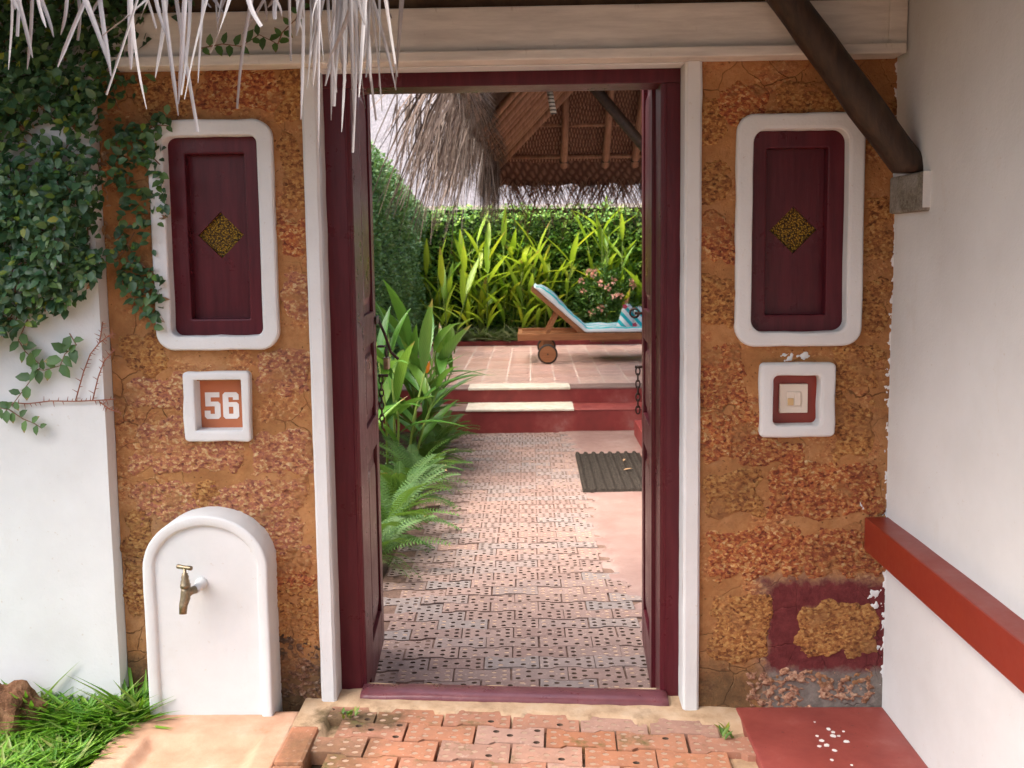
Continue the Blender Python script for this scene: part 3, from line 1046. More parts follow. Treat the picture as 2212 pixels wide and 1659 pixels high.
# right house: its white side wall
hw = thing('house_wall', (2.2, 0, -0.1), 'white plastered side wall of the house rising beside the red floor', 'wall')
bm = bmesh.new()
nx, nz = 110, 60
V = []
for i in range(nx + 1):
    for j in range(nz + 1):
        y, z = -5.5 + 5.74 * i / nx, -0.15 + 3.6 * j / nz
        V.append(bm.verts.new((WX1 - 0.005 * fr(7, y * 1.6, z * 1.6, 3) - 0.002, y, z)))
for i in range(nx):
    for j in range(nz):
        a = i * (nz + 1) + j
        bm.faces.new((V[a], V[a + nz + 1], V[a + nz + 2], V[a + 1]))
bm_obj('wall_face', bm, 'white_plaster', hw, smooth=True)
bm = bmesh.new()
add_box(bm, (WX1 + 0.03, 3.6), (-5.5, 0.24), (-0.15, 3.4))
bm_obj('wall_core', bm, 'white_plaster', hw)
box('garden_side_wall', (1.32, 3.6), (0.26, 5.2), (-0.15, 2.6), 'white_plaster', hw)

# white beam over the doorway
bt = thing('lintel_beam', (-0.1, -0.05, 2.18), 'grey-white painted beam running above the doorway with a lower moulding', 'beam')
zb0, zb1, zb2 = atY(1300, 126, -0.098).z, atY(1300, 104, -0.098).z, atY(1300, 9, -0.075).z
box('fascia', (-1.45, WX1 - 0.004), (-0.075, 0.24), (zb1, zb2), 'beam_paint', bt, 0.006)
box('moulding', (-1.45, WX1 - 0.012), (-0.098, -0.0755), (zb0, zb1 + 0.001), 'beam_paint', bt, 0.005)
box('moulding_soffit', (-1.45, WX1 - 0.012), (-0.0752, 0.1), (zb0 + 0.002, zb1 - 0.001), 'beam_paint', bt, 0.002)
box('end_strip', (WX1 - 0.062, WX1 - 0.006), (-0.082, -0.0755), (zb1 + 0.002, zb2 - 0.003), 'beam_paint', bt, 0.003)
# dark plate added above the beam, standing in for the roof's shadow gap
box('shadow_gap_plate', (-1.6, WX1 - 0.003), (-0.05, 0.2), (zb2 + 0.002, zb2 + 0.16), 'roof_timber', bt, 0.006)

# white trim round the door
dt = thing('door_surround', (-0.1, 0, -0.04), 'white plaster trim posts and head band framing the maroon doorway', 'door trim')


def trim(x0, x1, zb, zt, y0, y1, sd):
    bm = bmesh.new()
    n = 60
    rows = []
    for j in range(n + 1):
        z = zb + (zt - zb) * j / n
        wv = [0.0016 * fr(sd + k * 5, z * 9, 1, 3) for k in range(4)]
        rows.append([bm.verts.new((x0 + wv[0], y1, z)), bm.verts.new((x0 + wv[0], y0 + 0.008, z)), bm.verts.new((x0 + 0.008 + wv[0], y0 + wv[2] * 0.6, z)),
                     bm.verts.new((x1 - 0.008 + wv[1], y0 + wv[3] * 0.6, z)), bm.verts.new((x1 + wv[1], y0 + 0.008, z)), bm.verts.new((x1 + wv[1], y1, z))])
    for j in range(n):
        for k in range(5):
            bm.faces.new((rows[j][k], rows[j][k + 1], rows[j + 1][k + 1], rows[j + 1][k]))
    bm.faces.new(rows[0])
    bm.faces.new(rows[-1])
    return bm


bm_obj('trim_post', trim(-0.742, -0.690, -0.015, zb0 + 0.001, -0.022, 0.10, 1.0), 'white_plaster', dt)
bm_obj('trim_post', trim(0.500, 0.555, -0.075, zb0 + 0.001, -0.022, 0.10, 7.0), 'white_plaster', dt)
box('trim_head', (-0.689, 0.499), (-0.010, 0.07), (zb0 - 0.003, zb0 + 0.0015), 'white_plaster', dt, 0.001)

# ------------------------------------------------------------------ door frame and leaves
FY = 0.075
JL0, JL1 = -0.694, -0.602
JR0, JR1 = 0.436, 0.512
df = thing('door_frame', (-0.08, 0.1, -0.03), 'maroon gloss painted timber door frame with sill', 'door frame')
ztop, zlin = zb0, atY(1106, 185, FY).z


def stepped_jamb(name, xo, xi, z0, z1):
    """frame post with a small bead step towards the opening"""
    s = 1 if xi > xo else -1
    pts = [(xo, FY), (xi - s * 0.016, FY), (xi - s * 0.013, FY + 0.006), (xi, FY + 0.010), (xi, FY + 0.14), (xo, FY + 0.14)]
    bm = bmesh.new()
    a = [bm.verts.new((x, y, z0)) for x, y in pts]
    b = [bm.verts.new((x, y, z1)) for x, y in pts]
    for k in range(6):
        bm.faces.new((a[k], a[(k + 1) % 6], b[(k + 1) % 6], b[k]))
    bm.faces.new(a)
    bm.faces.new(b)
    bmesh.ops.bevel(bm, geom=[e for e in bm.edges if abs(e.verts[0].co.z - e.verts[1].co.z) > 1], offset=0.003, segments=2, affect='EDGES')
    return bm_obj(name, bm, 'maroon_gloss', df)


stepped_jamb('jamb', JL0, JL1, 0.0, zlin)
stepped_jamb('jamb', JR1, JR0, -0.05, zlin)
box('lintel', (JL0, JR1), (FY, FY + 0.14), (zlin + 0.001, ztop), 'maroon_gloss', df, 0.004)
bm = bmesh.new()
sx0, sx1, n = JL1 - 0.01, JR0 + 0.02, 40
rows = []
for i in range(n + 1):
    x = sx0 + (sx1 - sx0) * i / n
    zt = 0.022 + (-0.026) * i / n + 0.004 * fr(x * 4, 3, 1, 3)
    zb = zt - 0.032 - 0.012 * max(0, (i / n - 0.55)) * 3
    rows.append([bm.verts.new((x, y, z)) for y, z in [(0.002, zb), (-0.002 + 0.003 * fr(x * 9, 1, 1), zt - 0.012), (0.010, zt - 0.002), (0.03, zt), (0.085, zt - 0.001), (0.10, zt - 0.008), (0.102, zb)]])
for i in range(n):
    for k in range(6):
        bm.faces.new((rows[i][k], rows[i][k + 1], rows[i + 1][k + 1], rows[i + 1][k]))
bm.faces.new(rows[0])
bm.faces.new(rows[-1])
m = mk('sill_gloss', 0.3, 0.5)
c = m.ramp(m.noise(9, 6, 0.65), [(0.3, (0.12, 0.035, 0.045)), (0.6, (0.17, 0.055, 0.062)), (0.8, (0.24, 0.11, 0.11))])
m.color(c)
m.rough(m.ramp(m.noise(16, 5, 0.7), [(0.3, 0.22), (0.7, 0.45)]))
m.bump(m.noise(50, 5), 0.2, 0.005)
bm_obj('sill', bm, 'sill_gloss', df, smooth=True)


def door_leaf(name, hinge, far, side, label):
    """leaf standing open into the garden; local x along the leaf width from the hinge, local y = thickness"""
    dx, dy = far[0] - hinge[0], far[1] - hinge[1]
    ang = math.atan2(dy, dx)
    W = math.hypot(dx, dy)
    t = thing(name, (hinge[0], hinge[1], -0.09), label, 'door leaf', 'door leaves standing open')
    t.rotation_euler = (0, 0, ang)
    H = 2.36
    th = 0.038
    y0, y1 = (0, th) if side > 0 else (-th, 0)

    def b(nm, x, z, yy, bev=0.003, par=t):
        return box(nm, x, yy, z, 'maroon_gloss', par, bev, world=False)
    st, rl = 0.085, 0.11
    b('stile', (0, st), (0, H), (y0, y1))
    b('stile', (W - st, W), (0, H), (y0, y1))
    zs = [0, 0.16, 0.86, 0.98, 1.28, 1.40, H - 0.10, H]
    for k in (0, 2, 4, 6):
        b('rail', (st + 0.0005, W - st - 0.0005), (zs[k], zs[k + 1]), (y0 + 0.0006, y1 - 0.0006))
    for k in (1, 3, 5):
        p = b('panel', (st, W - st), (zs[k], zs[k + 1]), (y0 + 0.014, y1 - 0.014))
        for yy in ((y0 + 0.004, y0 + 0.0138), (y1 - 0.0138, y1 - 0.004)):
            bm = bmesh.new()
            pts = rrect(st + 0.035, W - st - 0.035, zs[k] + 0.035, zs[k + 1] - 0.035, 0.05, 6)
            cxm = W / 2
            fb = yy[0] if yy[0] == y0 + 0.004 else yy[1]
            bb = yy[1] if yy[0] == y0 + 0.004 else yy[0]
            inner = [(cxm + (x - cxm) * 0.86, (zs[k] + zs[k + 1]) / 2 + (z - (zs[k] + zs[k + 1]) / 2) * 0.93) for x, z in pts]
            a = [bm.verts.new((x, bb, z)) for x, z in pts]
            c2 = [bm.verts.new((x, fb, z)) for x, z in inner]
            for q in range(len(pts)):
                bm.faces.new((a[q], a[(q + 1) % len(pts)], c2[(q + 1) % len(pts)], c2[q]))
            bm.faces.new(c2)
            bm_obj('raised_field', bm, 'maroon_gloss', p, world=False)
    return t, W, y0, y1


leafR, WR, _, _ = door_leaf('door_leaf', (0.424, 0.232), (0.447, 0.722), -1, 'open maroon panelled door leaf beside the doormat with a hanging chain')
leafL, WL_, _, _ = door_leaf('door_leaf', (-0.612, 0.232), (-0.642, 0.722), 1, 'open maroon panelled door leaf beside the ferns with padlocked hasp')


def chain(parent, x, y, z, n, mat='iron', sc=1.0):
    """hanging chain of oval links under its staple"""
    bm = bmesh.new()
    add_tube(bm, [(x - 0.02, y, z + 0.012), (x + 0.02, y, z + 0.012)], 0.005, 8)
    add_tube(bm, [(x, y - 0.03, z + 0.012), (x, y + 0.012, z + 0.012)], 0.006, 8)
    bm_obj('staple', bm, mat, parent, True, world=False)
    for k in range(n):
        bm = bmesh.new()
        pts = []
        for q in range(13):
            a = 2 * math.pi * q / 12
            u, v = 0.0085 * sc * math.cos(a), 0.017 * sc * math.sin(a)
            pts.append((x + (u if k % 2 else 0) + random.uniform(-0.0006, 0.0006), y + (0 if k % 2 else u), z - 0.006 - k * 0.0265 * sc + v))
        add_tube(bm, pts, 0.0032 * sc, 6, cap=False)
        bm_obj('chain_link', bm, mat, parent, True, world=False)


# local coordinates: leaf frame (x along leaf, y thickness)
chain(leafR, WR - 0.03, 0.018, 1.145, 7)
chain(leafL, WL_ - 0.03, -0.018, 1.12, 8)
bm = bmesh.new()
for q in (0, 1):
    pts = [(WR - 0.02 + 0.03 * q, 0.03 + 0.018 * math.cos(a), 1.375 + 0.018 * math.sin(a)) for a in np.linspace(0, 2 * math.pi, 15)]
    add_tube(bm, pts, 0.004, 6, cap=False)
add_tube(bm, [(WR - 0.02, 0.0, 1.375), (WR - 0.02, 0.03, 1.375)], 0.006, 8)
bm_obj('ring_handle', bm, 'iron', leafR, True, world=False)
bm = bmesh.new()
add_box(bm, (WL_ - 0.07, WL_ + 0.03), (-0.010, -0.003), (1.345, 1.375), 0.002)
add_tube(bm, [(WL_ + 0.03, -0.006, 1.36), (WL_ + 0.035, -0.03, 1.30), (WL_ + 0.04, -0.055, 1.22), (WL_ + 0.045, -0.085, 1.19)], 0.006, 8)
add_tube(bm, [(WL_ - 0.02, -0.004, 1.25), (WL_ - 0.02, -0.03, 1.25), (WL_ + 0.01, -0.035, 1.25), (WL_ + 0.01, -0.004, 1.25)], 0.004, 8)
bm_obj('hasp', bm, 'iron', leafL, True, world=False)
pm = leafL.matrix_basis @ Vector((WL_ + 0.0, -0.04, 1.20))
pt = thing('padlock', (pm.x, pm.y, pm.z - 0.035), 'small brass padlock hanging from the hasp of the open door', 'padlock')
box('lock_body', (pm.x - 0.011, pm.x + 0.011), (pm.y - 0.022, pm.y + 0.022), (pm.z - 0.045, pm.z + 0.005), 'brass', pt, 0.004)
bm = bmesh.new()
add_tube(bm, [(pm.x, pm.y + 0.014 * math.cos(a), pm.z + 0.005 + 0.034 * math.sin(a)) for a in np.linspace(0, math.pi, 9)], 0.0035, 8)
bm_obj('shackle', bm, 'iron', pt, True)


# ------------------------------------------------------------------ niches
def panel_niche(N, side, label, parent_sd):
    x0, x1, z0, z1 = N
    t = thing('panel_niche', ((x0 + x1) / 2, 0, z0), label, 'niche', 'shuttered wall niches')
    outer = rrect(x0, x1, z0, z1, 0.062, 7, 0.0032, parent_sd)
    b = 0.052
    inner = rrect(x0 + b, x1 - b, z0 + b - 0.006, z1 - b, 0.028 if side < 0 else 0.04, 7, 0.004, parent_sd + 3)
    bm_obj('surround', ring_bm(outer, inner, -0.026, 0.03, 0.075, 0.007), 'white_plaster', t, smooth=False)
    # maroon timber frame, back inside the reveal
    dx = 0.012 * (-side)
    f0 = rrect(x0 + b - 0.004, x1 - b + 0.004, z0 + b - 0.010, z1 - b + 0.004, 0.022, 5)
    w = 0.055
    g = rrect(x0 + b + w, x1 - b - w, z0 + b + w - 0.006, z1 - b - w, 0.004, 5)
    bm_obj('frame', ring_bm(f0, g, 0.022, 0.074, 0.085, 0.004), 'maroon_gloss', t)
    px0, px1, pz0, pz1 = x0 + b + w - 0.004, x1 - b - w + 0.004, z0 + b + w - 0.010, z1 - b - w + 0.004
    cx, cz = (x0 + x1) / 2, (z0 + z1) / 2 + 0.004
    a = 0.078
    pan = filled([[(px0, pz0), (px1, pz0), (px1, pz1), (px0, pz1)], [(cx, cz - a), (cx + a, cz), (cx, cz + a), (cx - a, cz)]], 0.060, 0.072)
    bm_obj('panel', pan, 'maroon_gloss', t)
    a2 = a + 0.006
    bm_obj('diamond_grille', plate_bm([(cx, cz - a2), (cx + a2, cz), (cx, cz + a2), (cx - a2, cz)], 0.0735, 0.08), 'gold_grille', t)
    return t


panel_niche(NL, -1, 'white-edged niche with maroon panel and gold diamond above the number plaque', 1.0)
panel_niche(NR, 1, 'white-edged niche with maroon panel and gold diamond above the light switch', 5.0)

x0, x1, z0, z1 = NN
t = thing('number_niche', ((x0 + x1) / 2, 0, z0), 'square white niche with terracotta plaque reading 56', 'house number')
oi = rrect(x0 + 0.040, x1 - 0.028, z0 + 0.038, z1 - 0.027, 0.004, 4)
bm_obj('surround', ring_bm(rrect(x0, x1, z0, z1, 0.014, 4, 0.004, 2), oi, -0.028, 0.03, 0.05, 0.006), 'white_plaster', t)
bm_obj('plaque', plate_bm(rrect(x0 + 0.036, x1 - 0.024, z0 + 0.034, z1 - 0.023, 0.004, 4), 0.030, 0.055), 'terracotta_paint', t)
five = [(0.6, 16), (9.6, 16), (9.6, 13), (4, 13), (4, 10.4), (8.6, 10.4), (10, 9), (10, 1.4), (8.6, 0), (1.4, 0), (0, 1.4), (0, 5), (3.6, 5), (3.6, 3), (6.4, 3), (6.4, 7.6), (0.6, 7.6)]
six = [(1.4, 16), (8.6, 16), (10, 14.6), (10, 11.4), (6.4, 11.4), (6.4, 13), (3.6, 13), (3.6, 10), (8.6, 10), (10, 8.6), (10, 1.4), (8.6, 0), (1.4, 0), (0, 1.4), (0, 14.6)]
sixh = [(3.6, 7.2), (6.4, 7.2), (6.4, 3), (3.6, 3)]
a, b = atY(443, 905, 0.029), atY(515, 847, 0.029)
sx = (b.x - a.x) / 21.6  # two numerals and the gap
sz = (b.z - a.z) / 16
bm_obj('numeral', filled([[(a.x + p * sx, a.z + q * sz) for p, q in five]], 0.0282, 0.0305), 'number_white', t)
bm_obj('numeral', filled([[(a.x + (p + 11.6) * sx, a.z + q * sz) for p, q in lp] for lp in (six, sixh)], 0.0282, 0.0305), 'number_white', t)

x0, x1, z0, z1 = NS
t = thing('switch_niche', ((x0 + x1) / 2, 0, z0), 'small white niche with red recess holding the cream light switch', 'light switch')
b = 0.042
bm_obj('surround', ring_bm(rrect(x0, x1, z0, z1, 0.016, 5, 0.006, 4), rrect(x0 + b, x1 - b - 0.008, z0 + b - 0.004, z1 - b, 0.018, 6, 0.003, 6), -0.030, 0.03, 0.045, 0.008), 'white_plaster', t)
bm_obj('recess_board', plate_bm(rrect(x0 + b - 0.004, x1 - b - 0.004, z0 + b - 0.008, z1 - b + 0.004, 0.012, 6), 0.022, 0.05), 'red_gloss', t)
a, b2 = atY(1683, 892, 0.012), atY(1745, 829, 0.012)
sp = box('switch_plate', (a.x, b2.x), (0.008, 0.0215), (a.z, b2.z), 'switch_plastic', t, 0.003)
cx, cz = (a.x + b2.x) / 2, (a.z + b2.z) / 2
box('switch_module', (cx - 0.024, cx + 0.022), (0.004, 0.0078), (cz - 0.025, cz + 0.025), 'switch_plastic', sp, 0.002)
box('rocker', (cx - 0.022, cx - 0.002), (0.001, 0.0038), (cz - 0.022, cz + 0.002), 'switch_amber', sp, 0.001)
box('rocker', (cx + 0.001, cx + 0.020), (0.001, 0.0038), (cz - 0.022, cz + 0.022), 'switch_plastic', sp, 0.001)

# ------------------------------------------------------------------ strut, block, ledge, floor on the right
ks = thing('corbel_block', (WX1 - 0.01, -0.13, 1.60), 'rough grey concrete block set in the white wall under the timber strut', 'concrete block')
za, zb = atY(1940, 462, -0.02).z, atY(1970, 376, -0.15).z
box('block', (WX1 - 0.024, WX1 + 0.02), (-0.275, -0.012), (za, zb), 'concrete_block', ks, 0.008)
box('painted_edge', (WX1 - 0.0245, WX1 + 0.02), (-0.2785, -0.2752), (za + 0.01, zb), 'white_plaster', ks, 0.001)
pb = Vector((WX1 - 0.06, -0.17, zb + 0.02))
p0 = atY(1968, 366, -0.17)
p1 = atY(1700, 0, -0.17)
dirv = (p1 - p0).normalized()
top = p0 + dirv * 1.25
st = thing('timber_strut', (p0.x, p0.y, p0.z), 'dark round timber strut leaning from the concrete block up to the eaves', 'strut')
bm = bmesh.new()
pts, rad = [], []
for i in range(24):
    u = i / 23
    q = (p0 - dirv * 0.03).lerp(top, u) + Vector((0.006 * fr(u * 4, 1, 1), 0.006 * fr(u * 4, 5, 1), 0))
    pts.append(q)
    rad.append(0.051 + 0.004 * fr(u * 7, 8, 2))
add_tube(bm, pts, rad, 18)
bmesh.ops.recalc_face_normals(bm, faces=bm.faces)
# flat seat cut where it stands on the block
bmesh.ops.bisect_plane(bm, geom=bm.verts[:] + bm.edges[:] + bm.faces[:], plane_co=(0, 0, zb + 0.004), plane_no=(0.0, 0, -1), clear_outer=True)
bmesh.ops.holes_fill(bm, edges=[e for e in bm.edges if e.is_boundary])
bm_obj('log', bm, 'dark_timber', st, smooth=True)

lz1 = atY(1867, 1117, -0.01).z
lz0 = atY(1870, 1188, -0.01).z
lx = atY(1867, 1150, -0.01).x
lg = box('wall_ledge', (lx, WX1 + 0.01), (-5.0, -0.008), (lz0, lz1), 'red_gloss', None, 0.005)
tag(lg, 'glossy red ledge running along the white house wall', 'ledge')

FZ = gz(0.95)
fl = box('red_floor', (0.683, WX1 - 0.002), (-5.0, -0.004), (-0.19, FZ + 0.016), 'red_oxide', None, 0.006)
tag(fl, kind='structure')
# spilled white paint drops on the red floor
drops = [(1800, 1590, 9), (1775, 1600, 7), (1785, 1610, 8), (1765, 1590, 5), (1790, 1575, 7), (1828, 1602, 9), (1800, 1582, 6), (1812, 1590, 5), (1803, 1621, 7), (1797, 1642, 5), (1770, 1612, 6), (1822, 1580, 4), (1840, 1653, 4), (1760, 1560, 3)]
dr = thing('paint_drops', (0.95, -0.25, FZ + 0.016), 'spatter of dried white paint drops on the red floor', 'paint drops')
for px, py, r in drops:
    p = atZ(px, py, FZ + 0.017)
    rr = r * 0.0011
    bm = bmesh.new()
    vs = [bm.verts.new((p.x + rr * (1 + 0.25 * random.uniform(-1, 1)) * math.cos(a), p.y + rr * (1 + 0.25 * random.uniform(-1, 1)) * math.sin(a), FZ + 0.0170)) for a in np.linspace(0, 2 * math.pi, 12, endpoint=False)]
    bm.faces.new(vs)
    tp = bmesh.ops.extrude_face_region(bm, geom=bm.faces[:])
    for v in tp['geom']:
        if isinstance(v, bmesh.types.BMVert):
            v.co.z += 0.001
    bm_obj('drop', bm, 'white_drip', dr)

# ------------------------------------------------------------------ tap stand
ts = thing('tap_stand', (-1.09, -0.06, 0), 'white arched plaster stand holding the brass water tap', 'tap stand')
TX0, TX1, TZ = -1.300, -0.884, 0.692
TY = -0.118
rad = (TX1 - TX0) / 2
cx = (TX0 + TX1) / 2
spring = 0.515


def arch(d, zb, n=26):
    pts = [(TX0 + d, zb)]
    a = (rad - d)
    hgt = TZ - spring - d
    pts2 = [(cx - a * math.cos(math.pi * k / n), spring + hgt * math.sin(math.pi * k / n)) for k in range(n + 1)]
    side = [(TX0 + d, zb + (spring - zb) * k / 8) for k in range(8)]
    side2 = [(TX1 - d, spring + (zb - spring) * (k + 1) / 8) for k in range(8)]
    return side + pts2 + side2


bm = bmesh.new()
lay = [(arch(0.0, -0.06), 0.0), (arch(0.0, -0.06), TY + 0.007), (arch(0.002, -0.06), TY + 0.0015), (arch(0.008, -0.06), TY), (arch(0.030, -0.06), TY + 0.001), (arch(0.036, -0.06), TY + 0.005), (arch(0.039, -0.06), TY + 0.014)]
rings = []
for pts, y in lay:
    rings.append([bm.verts.new((x + 0.002 * fr(x * 9, z * 9, 2, 3), y + 0.0025 * fr(x * 8, z * 8, 7, 3), z)) for x, z in pts])
n = len(rings[0])
for a, b in zip(rings[:-1], rings[1:]):
    for k in range(n - 1):
        bm.faces.new((a[k], a[k + 1], b[k + 1], b[k]))
bm_obj('rim', bm, 'white_plaster', ts, smooth=True)
bm = plate_bm(arch(0.037, -0.06), TY + 0.0135, TY + 0.03)
bm_obj('slab', bm, 'white_plaster', ts)

tp = thing('water_tap', (-1.16, -0.22, 0.36), 'old brass tap with T handle on the white arched stand', 'tap')
w0 = atY(433, 1262, TY)
# socket pipe leaves the wall and comes towards the camera
e1 = atY(400, 1285, TY - 0.075)
bm = bmesh.new()
lathe(bm, [(0.020, 0.016), (0.020, -0.002), (0.015, -0.006), (0.0145, -0.05)], (w0.x, TY, w0.z), 'Y', 16)
o = bm_obj('wall_socket', bm, 'white_plaster', tp, True)
bx, bz = e1.x, e1.z
by = TY - 0.072
bm = bmesh.new()
add_tube(bm, [(w0.x, TY - 0.045, w0.z), ((w0.x + bx) / 2, (TY - 0.045 + by) / 2, (w0.z + bz) / 2 + 0.002), (bx, by, bz)], [0.013, 0.013, 0.015], 14)
bm_obj('inlet', bm, 'brass', tp, True)
bm = bmesh.new()
add_tube(bm, [(bx + 0.002, by, bz + 0.028), (bx + 0.001, by, bz + 0.01), (bx, by - 0.003, bz - 0.012), (bx - 0.004, by - 0.012, bz - 0.032), (bx - 0.005, by - 0.016, bz - 0.058)], [0.013, 0.0155, 0.016, 0.0135, 0.012], 16)
bm_obj('spout', bm, 'brass', tp, True)
bm = bmesh.new()
lathe(bm, [(0.0165, 0.024), (0.0165, 0.034), (0.0145, 0.036), (0.014, 0.046), (0.0115, 0.050), (0.0120, 0.060), (0.0095, 0.064), (0.009, 0.070), (0.005, 0.072), (0.005, 0.087)], (bx + 0.001, by, bz), 'Z', 16)
bm_obj('bonnet', bm, 'brass', tp, True)
bm = bmesh.new()
add_tube(bm, [(bx - 0.025, by + 0.006, bz + 0.092), (bx - 0.020, by + 0.005, bz + 0.0915), (bx + 0.001, by, bz + 0.090), (bx + 0.022, by - 0.005, bz + 0.089), (bx + 0.027, by - 0.006, bz + 0.089)], [0.0065, 0.0075, 0.006, 0.0075, 0.0065], 10)
bm_obj('handle', bm, 'brass', tp, True)

# wash basin slab in front of the stand
wb = thing('wash_slab', (-1.05, -0.35, -0.05), 'terracotta wash slab with a sunken pan in front of the tap stand', 'wash basin')
bm = bmesh.new()
bx0, bx1, by0, by1 = -1.36, -0.80, -0.75, -0.085
def basin_z(x, y):
    zz = 0.004 + 0.003 * fr(x * 6, y * 6, 1, 3)
    d = min(x - (bx0 + 0.10), (bx1 - 0.075) - x, (by1 - 0.15) - y)
    if d > 0:
        zz -= 0.028 * min(1, d / 0.035)
    return zz


nx, ny = 60, 66
V = [[bm.verts.new((bx0 + (bx1 - bx0) * i / nx + 0.006 * fr(i * .1, j * .1, 5), by0 + (by1 - by0) * j / ny, basin_z(bx0 + (bx1 - bx0) * i / nx, by0 + (by1 - by0) * j / ny))) for j in range(ny + 1)] for i in range(nx + 1)]
for i in range(nx):
    for j in range(ny):
        bm.faces.new((V[i][j], V[i + 1][j], V[i + 1][j + 1], V[i][j + 1]))
be = [e for e in bm.edges if e.is_boundary]
ex = bmesh.ops.extrude_edge_only(bm, edges=be)
for v in ex['geom']:
    if isinstance(v, bmesh.types.BMVert):
        v.co.z = -0.19
bm_obj('pan', bm, 'terracotta_slab', wb, smooth=True)
for k, yy in enumerate((-0.32, -0.545, -0.77)):
    box('edge_brick', (-0.797, -0.705), (yy - 0.108, yy + 0.108), (-0.12, 0.022 - 0.004 * k), 'brick_outside', wb, 0.012)

# ------------------------------------------------------------------ paving bricks with holes
BL, WE, WW = 0.2225, 0.1135, 0.0860
def brick_mesh(name, top_mat, hole_mode, seed):
    """dumb-bell paver: lobed ends, narrow waist, 3-2-1-2-3 core holes"""
    rnd = random.Random(seed)
    L = BL - 0.004
    e, wv = (WE - 0.004) / 2, (WW - 0.004) / 2
    half = [(-L / 2, -e), (-L * 0.29, -e), (-L * 0.21, -wv), (L * 0.21, -wv), (L * 0.29, -e), (L / 2, -e)]
    out = half + [(-x, -y) for x, y in half]
    out = [(x + rnd.uniform(-.001, .001), y + rnd.uniform(-.001, .001)) for x, y in out]
    hs = [(x, y) for x in (-0.40, 0.40) for y in (-0.036, 0.0, 0.036)] + [(x, y) for x in (-0.21, 0.21) for y in (-0.021, 0.021)] + [(0, 0)]
    bm = bmesh.new()
    edges, rings = [], []
    for lp in [out] + [[(x * L + 0.0112 * math.cos(a), y + 0.0088 * math.sin(a)) for a in np.linspace(0, 2 * math.pi, 8, endpoint=False)] for x, y in hs]:
        vs = [bm.verts.new((x, y, 0)) for x, y in lp]
        rings.append(vs)
        edges += [bm.edges.new((vs[k], vs[(k + 1) % len(vs)])) for k in range(len(vs))]
    bmesh.ops.triangle_fill(bm, use_beauty=True, edges=edges, normal=(0, 0, 1))
    for f in bm.faces:
        f.material_index = 0
    vs = rings[0]
    n = len(vs)
    # rounded arris: inner ring stays, outer ring drops
    dn = [bm.verts.new((v.co.x * 1.008, v.co.y * 1.016, -0.003)) for v in vs]
    bt = [bm.verts.new((v.co.x, v.co.y, -0.045)) for v in dn]
    for k in range(n):
        bm.faces.new((vs[k], vs[(k + 1) % n], dn[(k + 1) % n], dn[k]))
        bm.faces.new((dn[k], dn[(k + 1) % n], bt[(k + 1) % n], bt[k]))
    for vs in rings[1:]:
        sand = rnd.random() < hole_mode
        dep = -0.0015 if sand else -0.012 - 0.008 * rnd.random()
        mi = 2 if sand else 1
        b2 = [bm.verts.new((v.co.x, v.co.y, dep)) for v in vs]
        for k in range(8):
            f = bm.faces.new((vs[k], b2[k], b2[(k + 1) % 8], vs[(k + 1) % 8]))
            f.material_index = 0 if sand else 1
        f = bm.faces.new(b2)
        f.material_index = mi
    bmesh.ops.recalc_face_normals(bm, faces=bm.faces)
    me = bpy.data.meshes.new(name)
    bm.to_mesh(me)
    bm.free()
    for q in (top_mat, 'hole_dark', 'hole_sand'):
        me.materials.append(MT[q])
    return me


PITCH = (WE + WW) / 2
# outside paving
pv = box('pavement', (-0.80, 0.683), (-3.6, 0.20), (-0.25, -0.055), 'sandy_cement', None, 0)
tag(pv, kind='structure')
om = [brick_mesh('brick', 'brick_outside', hm, i) for i, hm in enumerate((0.2, 0.6, 0.95, 1.0, 0.9, 0.8, 1.0, 1.0, 1.0))]
nbr = 0
ang_out = math.radians(-2.2)
for r in range(13):
    yc = -0.125 - r * PITCH * 1.05
    off = (0.5 if r % 2 else 0) * BL + 0.03
    for k in range(-4, 5):
        x = k * BL * 1.02 + off
        if x < -0.66 or x > 0.665:
            continue
        y = yc + x * math.tan(ang_out) + 0.01
        o = bpy.data.objects.new('brick', random.choice(om))
        C.objects.link(o)
        o.parent = pv
        o.location = (x + random.uniform(-.002, .002), y + random.uniform(-.002, .002), gz(x) + random.uniform(-.003, .003))
        o.rotation_euler = (random.uniform(-.01, .01), 0.028 + random.uniform(-.01, .01), ang_out + random.uniform(-.008, .008))
# uneven sandy cement lip between sill and bricks, and bed fill
bm = bmesh.new()
nx, ny = 120, 34
V = []
for i in range(nx + 1):
    x = -0.80 + 1.485 * i / nx
    for j in range(ny + 1):
        y = -0.30 + 0.42 * j / ny
        edge = -0.060 + x * math.tan(ang_out) + 0.012 * fr(x * 8, 1, 1, 3) + (-0.03 if abs(((x - 0.03) / BL) % 1 - 0.5) < 0.2 else 0)
        z = gz(x) + 0.0035 + 0.004 * fr(x * 9, y * 9, 3, 4)
        if y < edge and x > -0.69:
            z -= min(0.03, (edge - y) * 0.6)
        if x < -0.66:
            z -= 0.002
        V.append(bm.verts.new((x, y, z)))
for i in range(nx):
    for j in range(ny):
        a = i * (ny + 1) + j
        bm.faces.new((V[a], V[a + ny + 1], V[a + ny + 2], V[a + 1]))
tag(bm_obj('cement_lip', bm, 'sandy_cement', pv, smooth=True), kind=None)


